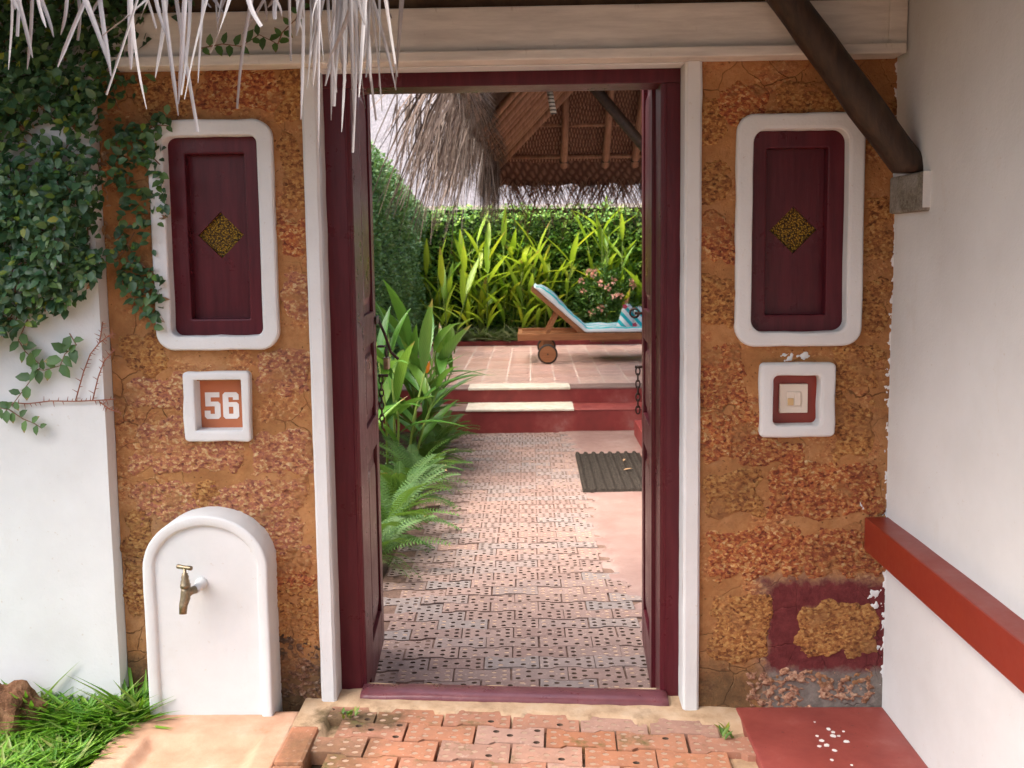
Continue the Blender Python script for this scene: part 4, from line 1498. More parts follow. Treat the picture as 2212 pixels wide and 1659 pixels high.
def ground_patch(name, c, rx, ry, mat, parent, lift, seed, zf):
    bm = bmesh.new()
    nx = 36
    V = {}
    for i in range(nx + 1):
        for j in range(nx + 1):
            x, y = c[0] + rx * 1.4 * (2 * i / nx - 1), c[1] + ry * 1.4 * (2 * j / nx - 1)
            d = 1 - math.hypot((x - c[0]) / rx, (y - c[1]) / ry) + 0.5 * fr(x * 12, y * 12, seed, 4)
            V[i, j] = (bm.verts.new((x, y, zf(x) + max(-0.01, min(d * 0.02, lift)))), d)
    for i in range(nx):
        for j in range(nx):
            q = [V[i, j], V[i + 1, j], V[i + 1, j + 1], V[i, j + 1]]
            if max(v[1] for v in q) > -0.05:
                bm.faces.new([v[0] for v in q])
    bmesh.ops.delete(bm, geom=[v for v in bm.verts if not v.link_faces], context='VERTS')
    return bm_obj(name, bm, mat, parent, smooth=True)



# garden path
ph = box('path', (-0.78, 0.66), (0.12, 5.40), (-0.3, PATHZ - 0.010), 'path_grout', None, 0)
tag(ph, kind='structure')
pmh = [brick_mesh('brick', 'brick_path', hm, 40 + i) for i, hm in enumerate((0.0, 0.0, 0.1, 0.3, 0.0, 0.55))]
pms = [brick_mesh('brick', 'brick_path', hm, 60 + i) for i, hm in enumerate((0.9, 0.6, 0.2, 1.0))]
rows = int((5.385 - 0.20) / (PITCH * 1.01))
for r in range(rows):
    yc = 0.255 + r * PITCH * 1.01
    off = (0.5 if r % 2 else 0) * BL
    drift = -0.0030 * r
    for k in range(-4, 4):
        x = k * BL * 1.012 + off + 0.015
        if x < -0.70 + 0.02 * math.sin(r * 1.3) or x > (0.52 if yc < 1.5 else 0.42):
            continue
        y = yc + x * 0.018 + 0.004 * math.sin(r * 0.7 + x * 3)
        if y > 5.34 or y < 0.17:
            continue
        o = bpy.data.objects.new('brick', random.choice(pms if x > 0.15 and random.random() < 0.7 or random.random() < 0.12 else pmh))
        C.objects.link(o)
        o.parent = ph
        o.location = (x + random.uniform(-.003, .003), y + random.uniform(-.002, .002), PATHZ + random.uniform(-.0025, .0025) - (0.006 if x < -0.5 else 0))
        o.rotation_euler = (random.uniform(-.012, .012), random.uniform(-.012, .012), 0.018 + random.uniform(-.01, .01))
# pink cement strip along the house side, overlapping the brick ends with an uneven edge
bm = bmesh.new()
nx, ny = 34, 200
V = []
for i in range(nx + 1):
    for j in range(ny + 1):
        x, y = 0.22 + 0.72 * i / nx, 0.14 + 5.26 * j / ny
        edge = 0.40 + 0.10 * max(0.0, min(1.0, (1.7 - y) / 0.5)) + 0.035 * fr(1, y * 2.2, 3, 3) + 0.05 * math.copysign(1, math.sin(y * math.pi / PITCH)) * 0.6 - 0.11 * max(0, (y - 4.2)) - 0.04 * max(0, 1.0 - abs(y - 2.6))
        d = x - edge
        V.append(bm.verts.new((x, y, PATHZ + (0.004 + 0.002 * fr(x * 5, y * 5, 1, 3) if d > 0 else max(-0.03, d * 0.5)))))
for i in range(nx):
    for j in range(ny):
        a = i * (ny + 1) + j
        bm.faces.new((V[a], V[a + ny + 1], V[a + ny + 2], V[a + 1]))
bm_obj('cement_strip', bm, 'pink_cement', ph, smooth=True)
pl = box('house_plinth', (0.90, 1.32), (1.6, 5.2), (-0.2, 0.02), 'red_riser', None, 0.008)
tag(pl, 'low red painted plinth at the foot of the house beside the doormat', 'plinth')
pl2 = box('plinth_margin', (0.84, 0.8995), (0.3, 4.3), (-0.2, PATHZ + 0.012), 'red_oxide', None, 0.004)
tag(pl2, 'flat red cement margin between the path and the plinth', 'floor margin')

# planting bed soil left of the path
bm = bmesh.new()
nx, ny = 50, 110
V = []
for i in range(nx + 1):
    for j in range(ny + 1):
        x, y = -2.4 + 1.78 * i / nx, 0.25 + 5.3 * j / ny
        V.append(bm.verts.new((x, y, PATHZ - 0.022 + 0.03 * fr(x * 3, y * 3, 1, 4) + 0.05 * min(1, max(0, (-0.75 - x) * 1.5)))))
for i in range(nx):
    for j in range(ny):
        a = i * (ny + 1) + j
        bm.faces.new((V[a], V[a + ny + 1], V[a + ny + 2], V[a + 1]))
tag(bm_obj('bed_soil', bm, 'soil', smooth=True), kind='structure')

# steps and terrace
TZ0, TZ1 = 0.078, 0.226
SY1, SY2 = 5.394, 5.783
TYB = 9.80
stp = box('garden_steps', (-2.2, 4.0), (SY1, SY2 - 0.0005), (-0.3, TZ0 - 0.004), 'red_riser', None, 0.008)
tag(stp, kind='structure')
tr = box('terrace', (-2.2, 5.0), (SY2, TYB), (-0.3, TZ1 - 0.012), 'red_riser', None, 0.004)
tag(tr, kind='structure')
cs0, cs1 = atZ(1010, 878, TZ0).x, atZ(1238, 878, TZ0).x
box('tread_slab', (cs0, cs1), (SY1 - 0.025, SY2 - 0.004), (TZ0 - 0.0035, TZ0 + 0.016), 'cream_stone', stp, 0.005)
box('tread_slab', (cs1 + 0.002, 3.5), (SY1 - 0.006, SY2 - 0.003), (TZ0 - 0.003, TZ0 + 0.004), 'red_oxide', stp, 0.003)
box('tread_slab', (-2.1, cs0 - 0.002), (SY1 - 0.006, SY2 - 0.003), (TZ0 - 0.003, TZ0 + 0.004), 'pink_cement', stp, 0.003)
cs0, cs1 = atZ(1015, 832, TZ1).x, atZ(1230, 832, TZ1).x
box('edge_slab', (cs0, cs1), (SY2 - 0.025, SY2 + 0.27), (TZ1 - 0.0115, TZ1 + 0.010), 'cream_stone', tr, 0.005)
box('edge_slab', (cs1 + 0.002, 4.9), (SY2 - 0.006, SY2 + 0.27), (TZ1 - 0.0115, TZ1 + 0.002), 'pink_cement', tr, 0.003)
box('edge_slab', (-2.1, cs0 - 0.002), (SY2 - 0.006, SY2 + 0.27), (TZ1 - 0.0115, TZ1 + 0.002), 'pink_cement', tr, 0.003)
box('kerb', (-2.2, 5.0), (TYB, TYB + 0.12), (TZ1 - 0.2, TZ1 + 0.06), 'red_riser', tr, 0.006)
m = mk('tile_joint', 0.9)
m.color(m.mix(m.noise(9, 4), (0.72, 0.62, 0.54), (0.62, 0.52, 0.45)))
box('tile_bed', (-2.19, 4.99), (SY2 + 0.272, TYB - 0.002), (TZ1 - 0.0118, TZ1 - 0.0025), 'tile_joint', tr, 0)
bm = bmesh.new()
add_box(bm, (-0.1175, 0.1175), (-0.1175, 0.1175), (-0.008, 0), 0.0)
tile_me = bpy.data.meshes.new('tile')
bm.to_mesh(tile_me)
bm.free()
tile_me.materials.append(MT['terrace_tile'])
tx0 = atZ(1146, 800, TZ1).x
tiles = []
for j in range(15):
    for i in range(-8, 12):
        x, y = tx0 + (i + 0.5) * 0.245, SY2 + 0.40 + j * 0.245
        if y > TYB - 0.12 or x < -2.0:
            continue
        o = bpy.data.objects.new('tile', tile_me)
        C.objects.link(o)
        o.parent = tr
        o.location = (x, y, TZ1 - 0.001 + random.uniform(-.001, .001))
        o.rotation_euler = (random.uniform(-.003, .003), random.uniform(-.003, .003), random.uniform(-.004, .004))

# doormat: ribbed rubber/coir grid
mt = thing('doormat', (0.6, 3.8, PATHZ), 'dark ribbed rubber doormat lying on the path by the plinth', 'doormat')
ma, mb = atZ(1243, 985, PATHZ), atZ(1258, 1065, PATHZ)
bm = bmesh.new()
mx0, mx1, my0, my1 = 0.335, 0.86, mb.y, ma.y + 0.02
nx, ny = 96, 110
V = []
for i in range(nx + 1):
    for j in range(ny + 1):
        x, y = mx0 + (mx1 - mx0) * i / nx, my0 + (my1 - my0) * j / ny
        rib = math.sin(i / nx * math.pi * 2 * 8)
        cr = math.sin(j / ny * math.pi * 2 * 24 + (math.pi if rib > 0 else 0))
        z = PATHZ + 0.022 + 0.007 * max(rib, -0.6) + 0.004 * cr
        if i in (0, nx) or j in (0, ny):
            z = PATHZ + 0.004
        V.append(bm.verts.new((x, y + 0.03 * (x - mx0), z)))
for i in range(nx):
    for j in range(ny):
        a = i * (ny + 1) + j
        bm.faces.new((V[a], V[a + ny + 1], V[a + ny + 2], V[a + 1]))
bm_obj('ribbed_top', bm, 'coir', mt)
for k, (q, ax, ll, ww, lb) in enumerate([((0.66, 3.72), (1, .6, .02), .09, .025, 'larger dry fallen leaf lying on the doormat'), ((0.69, 4.02), (.3, 1, .05), .06, .02, 'smaller dry fallen leaf on the far half of the doormat')]):
    me_l = leaf_mesh('fallen_leaf', np.array([[q[0], q[1], PATHZ + 0.034]]), np.array([ax]), np.array([[0, 0, 1.]]), np.array([ll]), np.array([ww]), rich=True)
    tag(link('fallen_leaf', me_l, 'dry_leaf'), lb, 'leaf')

# ------------------------------------------------------------------ roofs over the entrance
rf = thing('house_roof', (1.2, -2.0, 2.6), 'dark timber underside of the house roof over the entrance', 'roof')
ex0, ez0, ex1, ez1 = -0.36, 2.50, 1.45, 3.30
nrm = Vector((-(ez1 - ez0), 0, ex1 - ex0)).normalized()
bm = bmesh.new()
q = [(ex0, ez0), (ex1, ez1), (ex1, ez1 + 0.16), (ex0, ez0 + 0.10)]
a = [bm.verts.new((x, -4.6, z)) for x, z in q]
b = [bm.verts.new((x, 0.45, z)) for x, z in q]
for k in range(4):
    bm.faces.new((a[k], a[(k + 1) % 4], b[(k + 1) % 4], b[k]))
bm.faces.new(a)
bm.faces.new(b)
bm_obj('roof_deck', bm, 'roof_timber', rf)
for k in range(9):
    y = 0.15 - k * 0.55
    bm = bmesh.new()
    add_tube(bm, [(ex0 + 0.02, y, ez0 - 0.05), (ex1, y, ez1 - 0.05)], 0.045, 10)
    bm_obj('rafter', bm, 'roof_timber', rf, True)
bm = bmesh.new()
add_tube(bm, [(0.30, -4.6, 2.745), (0.30, 0.4, 2.745)], 0.05, 10)
bm_obj('purlin', bm, 'roof_timber', rf, True)

tf = thing('thatch_eave', (-1.8, -0.4, 2.4), 'pale palm thatch eave hanging over the laterite wall and boundary wall', 'thatch roof')
bm = bmesh.new()
q = [(-0.80, 2.36), (-0.84, 2.44), (-0.30, 2.86), (1.15, 2.62), (1.12, 2.54), (-0.28, 2.74)]  # garden-side slope is unseen, extended to shade the near path
a = [bm.verts.new((-4.2, y, z)) for y, z in q]
b = [bm.verts.new((-0.37, y, z)) for y, z in q]
for k in range(6):
    bm.faces.new((a[k], a[(k + 1) % 6], b[(k + 1) % 6], b[k]))
bm.faces.new(a)
bm.faces.new(b)
bm_obj('thatch_layer', bm, 'thatch_body', tf)


def strip(pts, w, twist, mat, parent, name='palm_strip', blunt=False):
    """one hanging palm leaflet: ribbon with a central crease"""
    bm = bmesh.new()
    n = len(pts)
    rows = []
    for i, p in enumerate(pts):
        u = i / (n - 1)
        t = (pts[min(i + 1, n - 1)] - pts[max(i - 1, 0)]).normalized()
        s = Vector((math.cos(twist * u + twist * 0.3), math.sin(twist * u + twist * 0.3), 0))
        s = (s - t * s.dot(t)).normalized()
        nn = t.cross(s)
        if blunt:
            ww = w * (1 - 0.25 * u)
        else:
          ww = w * (1 - 0.12 * u) * (1.0 if u < 0.8 else max(0.22, 1 - (u - 0.8) * 3.6))
        rows.append([bm.verts.new(p - s * ww / 2 + nn * ww * 0.18), bm.verts.new(p), bm.verts.new(p + s * ww / 2 + nn * ww * 0.18)])
    for i in range(n - 1):
        for k in range(2):
            bm.faces.new((rows[i][k], rows[i][k + 1], rows[i + 1][k + 1], rows[i + 1][k]))
    return bm_obj(name, bm, mat, parent)


SR = random.Random(11)
hang = [(28, 18, 150, 9), (38, 70, 125, 10), (70, 58, 150, 9), (85, 115, 80, 11), (145, 130, 75, 9), (190, 125, 145, 11), (180, 238, 155, 15), (215, 240, 165, 12),
        (330, 215, 82, 16), (300, 230, 205, 7), (282, 283, 150, 15), (283, 318, 236, 10), (335, 365, 90, 10), (360, 335, 168, 14), (352, 385, 250, 11), (380, 428, 285, 11),
        (400, 385, 225, 12), (412, 392, 205, 12), (450, 400, 215, 9), (440, 428, 180, 8), (468, 472, 82, 10), (490, 470, 60, 7), (500, 455, 115, 15), (545, 512, 235, 10), (535, 565, 58, 13),
        (575, 520, 78, 8), (600, 595, 42, 14), (625, 628, 132, 7), (655, 640, 78, 12), (655, 650, 258, 9), (675, 700, 118, 16), (690, 688, 325, 6), (700, 672, 110, 8), (722, 745, 175, 11),
        (735, 702, 185, 13), (765, 708, 128, 15), (748, 738, 285, 9), (768, 790, 235, 10), (770, 762, 330, 8), (790, 812, 260, 10), (800, 826, 240, 9), (802, 855, 195, 10),
        (868, 852, 190, 14), (790, 776, 210, 12), (742, 750, 140, 10), (722, 715, 260, 9), (760, 772, 180, 12), (708, 728, 200, 8), (690, 676, 150, 9), (782, 800, 175, 13), (745, 722, 230, 11), (672, 664, 190, 8), (758, 764, 270, 10)]
for k in range(18):
    x = SR.uniform(670, 835)
    hang.append((x, x + SR.uniform(-25, 25), SR.uniform(40, 190), SR.uniform(6, 12)))
for k in range(22):
    x = SR.uniform(-120, 660)
    hang.append((x, x + SR.uniform(-30, 30), SR.uniform(15, 90), SR.uniform(6, 12)))
for xt, xp, yp, wpx in hang:
    Y = -0.72 + SR.uniform(-0.10, 0.10)
    a = atY(xt, -10, Y)
    b = atY(xp, yp, Y)
    root = Vector((a.x, Y + 0.02, 2.42))
    d = a - b
    pts = [root]
    kink = SR.uniform(-0.006, 0.006)
    for i in range(0, 9):
        u = i / 8
        bend = kink * math.sin(u * math.pi)
        pts.append(a.lerp(b, u) + Vector((bend, 0.5 * kink * u, 0)))
    strip(pts, wpx * 0.00098, SR.uniform(-1.2, 1.2), 'palm_strip', tf, blunt=SR.random() < 0.45)

# ------------------------------------------------------------------ climbing fig on the boundary wall
SXZ = lambda x, y, Y=-0.09: (lambda p: (p.x, p.z))(atY(x, y, Y))
cf = thing('climbing_fig', (-1.8, -0.08, 1.1), 'dense dark climbing fig covering the top of the white boundary wall', 'climber')
polyA = [SXZ(*p) for p in [(-420, -220), (330, -220), (300, 60), (250, 130), (225, 250), (215, 330), (228, 420), (205, 520), (240, 570), (190, 620), (155, 665), (100, 690), (60, 700), (-10, 735), (-150, 760), (-420, 700)]]
polyB = [SXZ(*p) for p in [(225, -200), (420, -200), (390, 110), (345, 250), (330, 300), (345, 420), (330, 520), (325, 590), (348, 690), (330, 715), (270, 640), (232, 560), (235, 420), (225, 300)]]


def scatter(poly, n, y0, dep, keep, seed):
    g = np.random.default_rng(seed)
    xs = np.array([p[0] for p in poly])
    zs = np.array([p[1] for p in poly])
    x = g.uniform(xs.min(), xs.max(), n)
    z = g.uniform(zs.min(), zs.max(), n)
    k = inpoly(x, z, poly)
    x, z = x[k], z[k]
    d = np.array([fr(a * 5, 2.1 + seed, b * 5, 3) for a, b in zip(x, z)])
    k = g.random(len(x)) < np.clip(keep + d * 0.9, 0.03, 1)
    x, z, d = x[k], z[k], d[k]
    y = y0 - g.random(len(x)) * dep * np.clip(1 + d, 0.3, 1.8)
    return np.stack([x, y, z], 1), g


P1, g = scatter(polyA, 19000, -0.068, 0.085, 0.86, 1)
P2, _ = scatter(polyB, 3400, -0.012, 0.05, 0.38, 2)
P = np.concatenate([P1, P2])
n = len(P)
A = np.stack([g.normal(0, 0.7, n), -0.35 - 0.4 * g.random(n), g.normal(-0.35, 0.6, n)], 1)
Nn = np.stack([g.normal(0, 0.35, n), -np.ones(n), 0.55 + g.normal(0, 0.35, n)], 1)
L = g.uniform(0.020, 0.044, n)
me = leaf_mesh('foliage', P, A, Nn, L, L * g.uniform(0.55, 0.75, n), 0.14, True, 0.12)
tag(link('foliage', me, 'creeper_leaf', cf), kind='stuff')
k = g.random(n) < 0.06
me = leaf_mesh('young_foliage', P[k] + [0, -0.02, 0], A[k], Nn[k], L[k] * 0.8, L[k] * 0.5, 0.14, True, 0.1)
tag(link('young_foliage', me, 'creeper_bright', cf), kind='stuff')
k = g.random(n) < 0.09
Pd = P[k].copy()
Pd[:, 1] = np.where(Pd[:, 0] < WX0, -0.075, -0.02)
me = leaf_mesh('dead_foliage', Pd, A[k], Nn[k], L[k] * 0.9, L[k] * 0.4, 0.3, True, 0.3)
tag(link('dead_foliage', me, 'dry_leaf', cf), kind='stuff')
# woody stems behind the leaves
bm = bmesh.new()
SG = random.Random(4)
for k in range(190):
    p = P[SG.randrange(n)]
    yw = -0.072 if p[0] < WX0 else -0.018
    cur = Vector((p[0], yw, p[2]))
    d = Vector((SG.gauss(0, 0.5), 0, SG.gauss(-0.2, 1))).normalized()
    pts = [cur.copy()]
    for i in range(6):
        d = (d + Vector((SG.gauss(0, 0.35), 0, SG.gauss(0, 0.35)))).normalized()
        cur = cur + d * 0.035
        cur.y = (-0.072 if cur.x < WX0 else -0.018) - SG.random() * 0.02
        if not (inpoly(np.array([cur.x]), np.array([cur.z]), polyA)[0] or inpoly(np.array([cur.x]), np.array([cur.z]), polyB)[0]):
            break
        pts.append(cur.copy())
    if len(pts) < 3:
        continue
    add_tube(bm, pts, [0.0026, 0.0026, 0.0024, 0.0022, 0.002, 0.0016, 0.0012][:len(pts)], 5)
tag(bm_obj('stems', bm, 'dry_twig', cf, True), kind='stuff')

# one shared leaf for the hanging sprigs
def single_leaf(name, mat, wid=0.62, fold=0.12, droop=0.15):
    me = leaf_mesh(name, np.zeros((1, 3)), np.array([[1., 0, 0]]), np.array([[0, 0, 1.]]), np.array([1.0]), np.array([wid]), fold, True, droop)
    me.materials.append(MT[mat])
    return me


sl = single_leaf('leaf', 'sprig_leaf')


def place_leaf(me, p, axis, normal, L, parent, name='leaf'):
    axis = Vector(axis).normalized()
    normal = Vector(normal)
    s = normal.cross(axis).normalized()
    nn = axis.cross(s)
    o = bpy.data.objects.new(name, me)
    C.objects.link(o)
    o.parent = parent
    off = Vector((0, 0, 0))
    q = parent
    while q is not None:
        off += q.location
        q = q.parent
    M3 = Matrix((axis, s, nn)).transposed() * 1.0
    o.matrix_local = Matrix.Translation(Vector(p) - off) @ M3.to_4x4() @ Matrix.Scale(L, 4)
    return o


def sprig(pix, leaves, parent, Y, size, mat='dry_twig', r=0.0022, leafy=True):
    pts = [atY(x, y, Y) for x, y in pix]
    tube('stem', pts, [r * (1 - 0.5 * i / len(pts)) for i in range(len(pts))], mat, parent, 6)
    for k in range(leaves):
        u = (k + 0.5) / leaves * (len(pts) - 1)
        i = min(int(u), len(pts) - 2)
        p = pts[i].lerp(pts[i + 1], u - i)
        t = (pts[i + 1] - pts[i]).normalized()
        sd = 1 if k % 2 else -1
        ax = t * 0.5 + Vector((-t.z * sd, -0.35, t.x * sd)) + Vector((SG.gauss(0, .2), 0, SG.gauss(0, .2)))
        place_leaf(sl, p, ax, (SG.gauss(0, .3), -1, 0.4), size * SG.uniform(0.75, 1.25), parent)


sprig([(60, 690), (40, 735), (55, 760), (90, 790), (60, 830), (30, 870), (10, 890)], 14, cf, -0.085, 0.046)
sprig([(150, 720), (165, 745), (140, 765), (130, 790), (95, 800), (65, 795)], 13, cf, -0.085, 0.048)
sprig([(-5, 880), (20, 885), (50, 905), (75, 915), (90, 925)], 8, cf, -0.085, 0.036)
sprig([(100, 640), (110, 615), (125, 590), (160, 580)], 6, cf, -0.11, 0.050)
sprig([(260, 600), (285, 640), (310, 670), (335, 710)], 12, cf, -0.04, 0.034)
sprig([(430, 105), (480, 95), (520, 100), (560, 75), (600, 95)], 13, cf, -0.12, 0.040)
sprig([(600, 95), (610, 70), (640, 40), (650, 10)], 7, cf, -0.12, 0.040)
sprig([(318, 280), (340, 270), (365, 272)], 5, cf, -0.04, 0.030)
# bare reddish runner across the white wall
for pix in ([(-10, 868), (60, 872), (110, 866), (160, 867), (210, 865), (250, 862)], [(163, 866), (180, 805), (195, 765), (215, 740), (222, 695)], [(200, 865), (212, 815), (225, 780), (248, 755)],
            [(215, 868), (238, 885), (262, 892)], [(215, 740), (235, 725), (247, 720)]):
    pts = [atY(x, y, -0.072) for x, y in pix]
    tube('runner', pts, 0.0021, 'red_twig', cf, 6)
    for i in range(len(pts) - 1):
        for q in range(5):
            p = pts[i].lerp(pts[i + 1], (q + 0.5) / 5)
            t = (pts[i + 1] - pts[i]).normalized()
            sd = SG.choice((-1, 1))
            bm = bmesh.new()
            add_tube(bm, [p, p + t * 0.006 + Vector((-t.z * sd, -0.3, t.x * sd)) * 0.014 * SG.uniform(0.5, 1.4)], [0.0018, 0.0006], 5)
            bm_obj('thorn', bm, 'red_twig', cf)

# ------------------------------------------------------------------ lawn, rock, weeds outside
lw = thing('lawn', (-1.8, -0.6, -0.05), 'bright green broad-bladed lawn grass below the boundary wall', 'lawn')
g = np.random.default_rng(5)
LP = [SXZ for _ in ()]
polyG = [(-4.4, -0.075), (-1.315, -0.075), (-1.31, -0.13), (-1.36, -0.16), (-1.40, -0.35), (-1.46, -0.8), (-1.6, -1.6), (-4.4, -1.6)]
nb = 46000
x = g.uniform(-3.2, -1.28, nb)
y = g.uniform(-1.1, -0.07, nb)
k = inpoly(x, y, polyG)
x, y = x[k], y[k]
P = np.stack([x, y, np.full(len(x), -0.035)], 1)
n = len(P)
az = g.uniform(0, 2 * math.pi, n)
up_ = g.uniform(0.35, 1.6, n)
A = np.stack([np.cos(az), np.sin(az), up_], 1)
Nn = np.stack([-np.cos(az), -np.sin(az), np.full(n, 0.7)], 1)
big = np.array([fr(a * 2.2, b * 2.2, 3, 2) for a, b in zip(x, y)])
L = g.uniform(0.055, 0.125, n) * (1 + 0.5 * np.clip(big, -0.5, 0.8)) * np.where(y > -0.17, 1.7, 1)
me = leaf_mesh('grass', P, A, Nn, L, g.uniform(0.008, 0.017, n), 0.2, True, 0.35)
o = link('grass', me, 'grass_blade', lw)
tag(o, kind='stuff')
bm = bmesh.new()
add_box(bm, (-4.4, -1.30), (-3.6, -0.064), (-0.25, -0.036))
o = bm_obj('lawn_soil', bm, 'soil', lw)


def tuft(name, px, py, Z, nl, ln, label, spread=0.6, wid=0.012, mat='grass_blade', cat='grass tuft', group=None):
    p = atY(px, py, -0.10) if Z == -0.035 else atZ(px, py, Z)
    p.z = Z
    t = thing(name, (p.x, p.y, Z), label, cat, group)
    gg = np.random.default_rng(int(px))
    az = gg.uniform(0, 2 * math.pi, nl)
    A = np.stack([np.cos(az) * spread, np.sin(az) * spread, gg.uniform(0.7, 1.5, nl)], 1)
    Nn = np.stack([-np.cos(az), -np.sin(az), np.full(nl, 0.6)], 1)
    P = np.tile([[p.x, p.y, Z]], (nl, 1)) + gg.normal(0, 0.012, (nl, 3)) * [1, 1, 0]
    L = gg.uniform(0.5, 1, nl) * ln
    me = leaf_mesh('blades', P, A, Nn, L, np.full(nl, wid), 0.2, True, 0.3)
    tag(link('blades', me, mat, t), kind='stuff')
    return t


tuft('grass_tuft', 62, 1470, -0.035, 34, 0.27, 'tall tuft of grass beside the laterite rock', wid=0.018)
tuft('grass_tuft', 105, 1475, -0.035, 30, 0.24, 'dark broad-leaved grass tuft right of the laterite rock', wid=0.022)
tuft('grass_tuft', 185, 1478, -0.035, 18, 0.20, 'short upright grass tuft against the white wall', wid=0.016)
tuft('grass_tuft', 292, 1480, -0.035, 26, 0.30, 'tall grass tuft growing between white wall and tap stand', wid=0.014, spread=0.45)
tuft('grass_tuft', 300, 1440, 0.0, 14, 0.20, 'drooping weed with broad leaves behind the tap stand', wid=0.020, spread=0.5)
tuft('weed', 1570, 1590, gz(0.6), 10, 0.05, 'tiny green weed sprouting beside the red floor', wid=0.014, mat='creeper_bright', cat='weed')
tuft('weed', 753, 1548, 0.008, 14, 0.035, 'small green weed on the mossy corner of the paving', wid=0.012, mat='creeper_bright', cat='weed')

p = atY(18, 1470, -0.17)
bm = bmesh.new()
bmesh.ops.create_icosphere(bm, subdivisions=4, radius=1)
for v in bm.verts:
    d = v.co.normalized()
    rr = 1 + 0.28 * fr(d.x * 2, d.y * 2, d.z * 2, 5)
    v.co = Vector((d.x * 0.13 * rr + p.x - 0.03, d.y * 0.08 * rr - 0.17, max(-0.08, d.z * 0.13 * rr + 0.02)))
tag(bm_obj('laterite_rock', bm, 'rock', smooth=False), 'rough reddish laterite rock lying in the lawn grass', 'rock')

# ------------------------------------------------------------------ garden walls and creepers
gw = box('garden_wall', (-2.6, 6.0), (10.35, 10.6), (-0.3, 2.12), 'soil', None, 0)
tag(gw, 'garden back wall wholly covered with green creeper', 'wall')
g = np.random.default_rng(21)
wc = thing('wall_creeper', (1.0, 10.3, 0.2), 'bright green creeper blanketing the back wall behind the lounger', 'climber')
n = 26000
x = g.uniform(-1.9, 3.0, n)
z = g.uniform(0.15, 2.32, n)
d = np.array([fr(a * 1.7, 5, b * 1.7, 4) for a, b in zip(x, z)])
topz = 2.17 + 0.12 * np.array([fr(a * 2.5, 1, 2, 3) for a in x])
k = (z < topz) & (g.random(n) < np.clip(0.85 + d, 0.25, 1))
x, z, d = x[k], z[k], d[k]
n = len(x)
P = np.stack([x, 10.33 - (0.04 + 0.10 * g.random(n) + 0.16 * np.clip(d + 0.2, 0, 1)), z], 1)
tp = z > 2.05
P[tp, 1] += g.random(tp.sum()) * 0.35
A = np.stack([g.normal(0, 0.7, n), -0.5 - g.random(n), g.normal(-0.15, 0.6, n)], 1)
Nn = np.stack([g.normal(0, 0.4, n), -0.7 * np.ones(n), 0.8 + g.normal(0, 0.4, n)], 1)
L = g.uniform(0.045, 0.085, n)
tag(link('foliage', leaf_mesh('foliage', P, A, Nn, L, L * 0.7, 0.15), 'wall_creeper_leaf', wc), kind='stuff')

hg = thing('side_hedge', (-1.8, 7.5, -0.1), 'tall clipped green hedge along the side of the garden', 'hedge')
n = 34000
y = g.uniform(3.5, 10.3, n)
z = g.uniform(-0.05, 2.75, n)
d = np.array([fr(3, a * 1.3, b * 1.3, 4) for a, b in zip(y, z)])
topz = 2.45 + 0.16 * np.array([fr(a * 1.8, 7, 2, 3) for a in y]) + np.clip((9.0 - y) * 0.10, -0.15, 0.5)
k = (z < topz) & (g.random(n) < np.clip(0.9 + d * 0.8, 0.35, 1))
y, z, d, topz = y[k], z[k], d[k], topz[k]
n = len(y)
dep = 0.02 + 0.22 * g.random(n) ** 2
x = -1.50 + 0.14 * d - dep - 0.22 * np.clip((z - topz + 0.35) / 0.35, 0, 1) ** 2
P = np.stack([x, y, z], 1)
A = np.stack([0.5 + g.random(n), g.normal(0, 0.8, n), g.normal(0.1, 0.7, n)], 1)
Nn = np.stack([0.6 * np.ones(n), g.normal(0, 0.4, n), 0.8 + g.normal(0, 0.4, n)], 1)
L = g.uniform(0.035, 0.062, n)
tag(link('foliage', leaf_mesh('foliage', P, A, Nn, L, L * 0.6, 0.15), 'hedge_leaf', hg), kind='stuff')
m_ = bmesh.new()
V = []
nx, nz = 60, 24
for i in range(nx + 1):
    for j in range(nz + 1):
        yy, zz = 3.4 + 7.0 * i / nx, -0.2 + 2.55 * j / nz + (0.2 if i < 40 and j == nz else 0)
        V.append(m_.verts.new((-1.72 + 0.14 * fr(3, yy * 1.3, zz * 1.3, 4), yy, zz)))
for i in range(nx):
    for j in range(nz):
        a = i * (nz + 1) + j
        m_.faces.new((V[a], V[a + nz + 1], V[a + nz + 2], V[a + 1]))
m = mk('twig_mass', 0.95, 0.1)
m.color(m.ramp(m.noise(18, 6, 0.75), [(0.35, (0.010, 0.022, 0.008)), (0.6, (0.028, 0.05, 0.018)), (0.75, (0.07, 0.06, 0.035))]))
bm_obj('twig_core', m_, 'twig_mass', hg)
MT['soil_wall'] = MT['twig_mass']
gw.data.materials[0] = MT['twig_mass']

# back bed
bm = bmesh.new()
add_box(bm, (-2.2, 5.0), (TYB + 0.121, 10.349), (-0.3, TZ1 + 0.03))
tag(bm_obj('back_bed', bm, 'soil'), kind='structure')


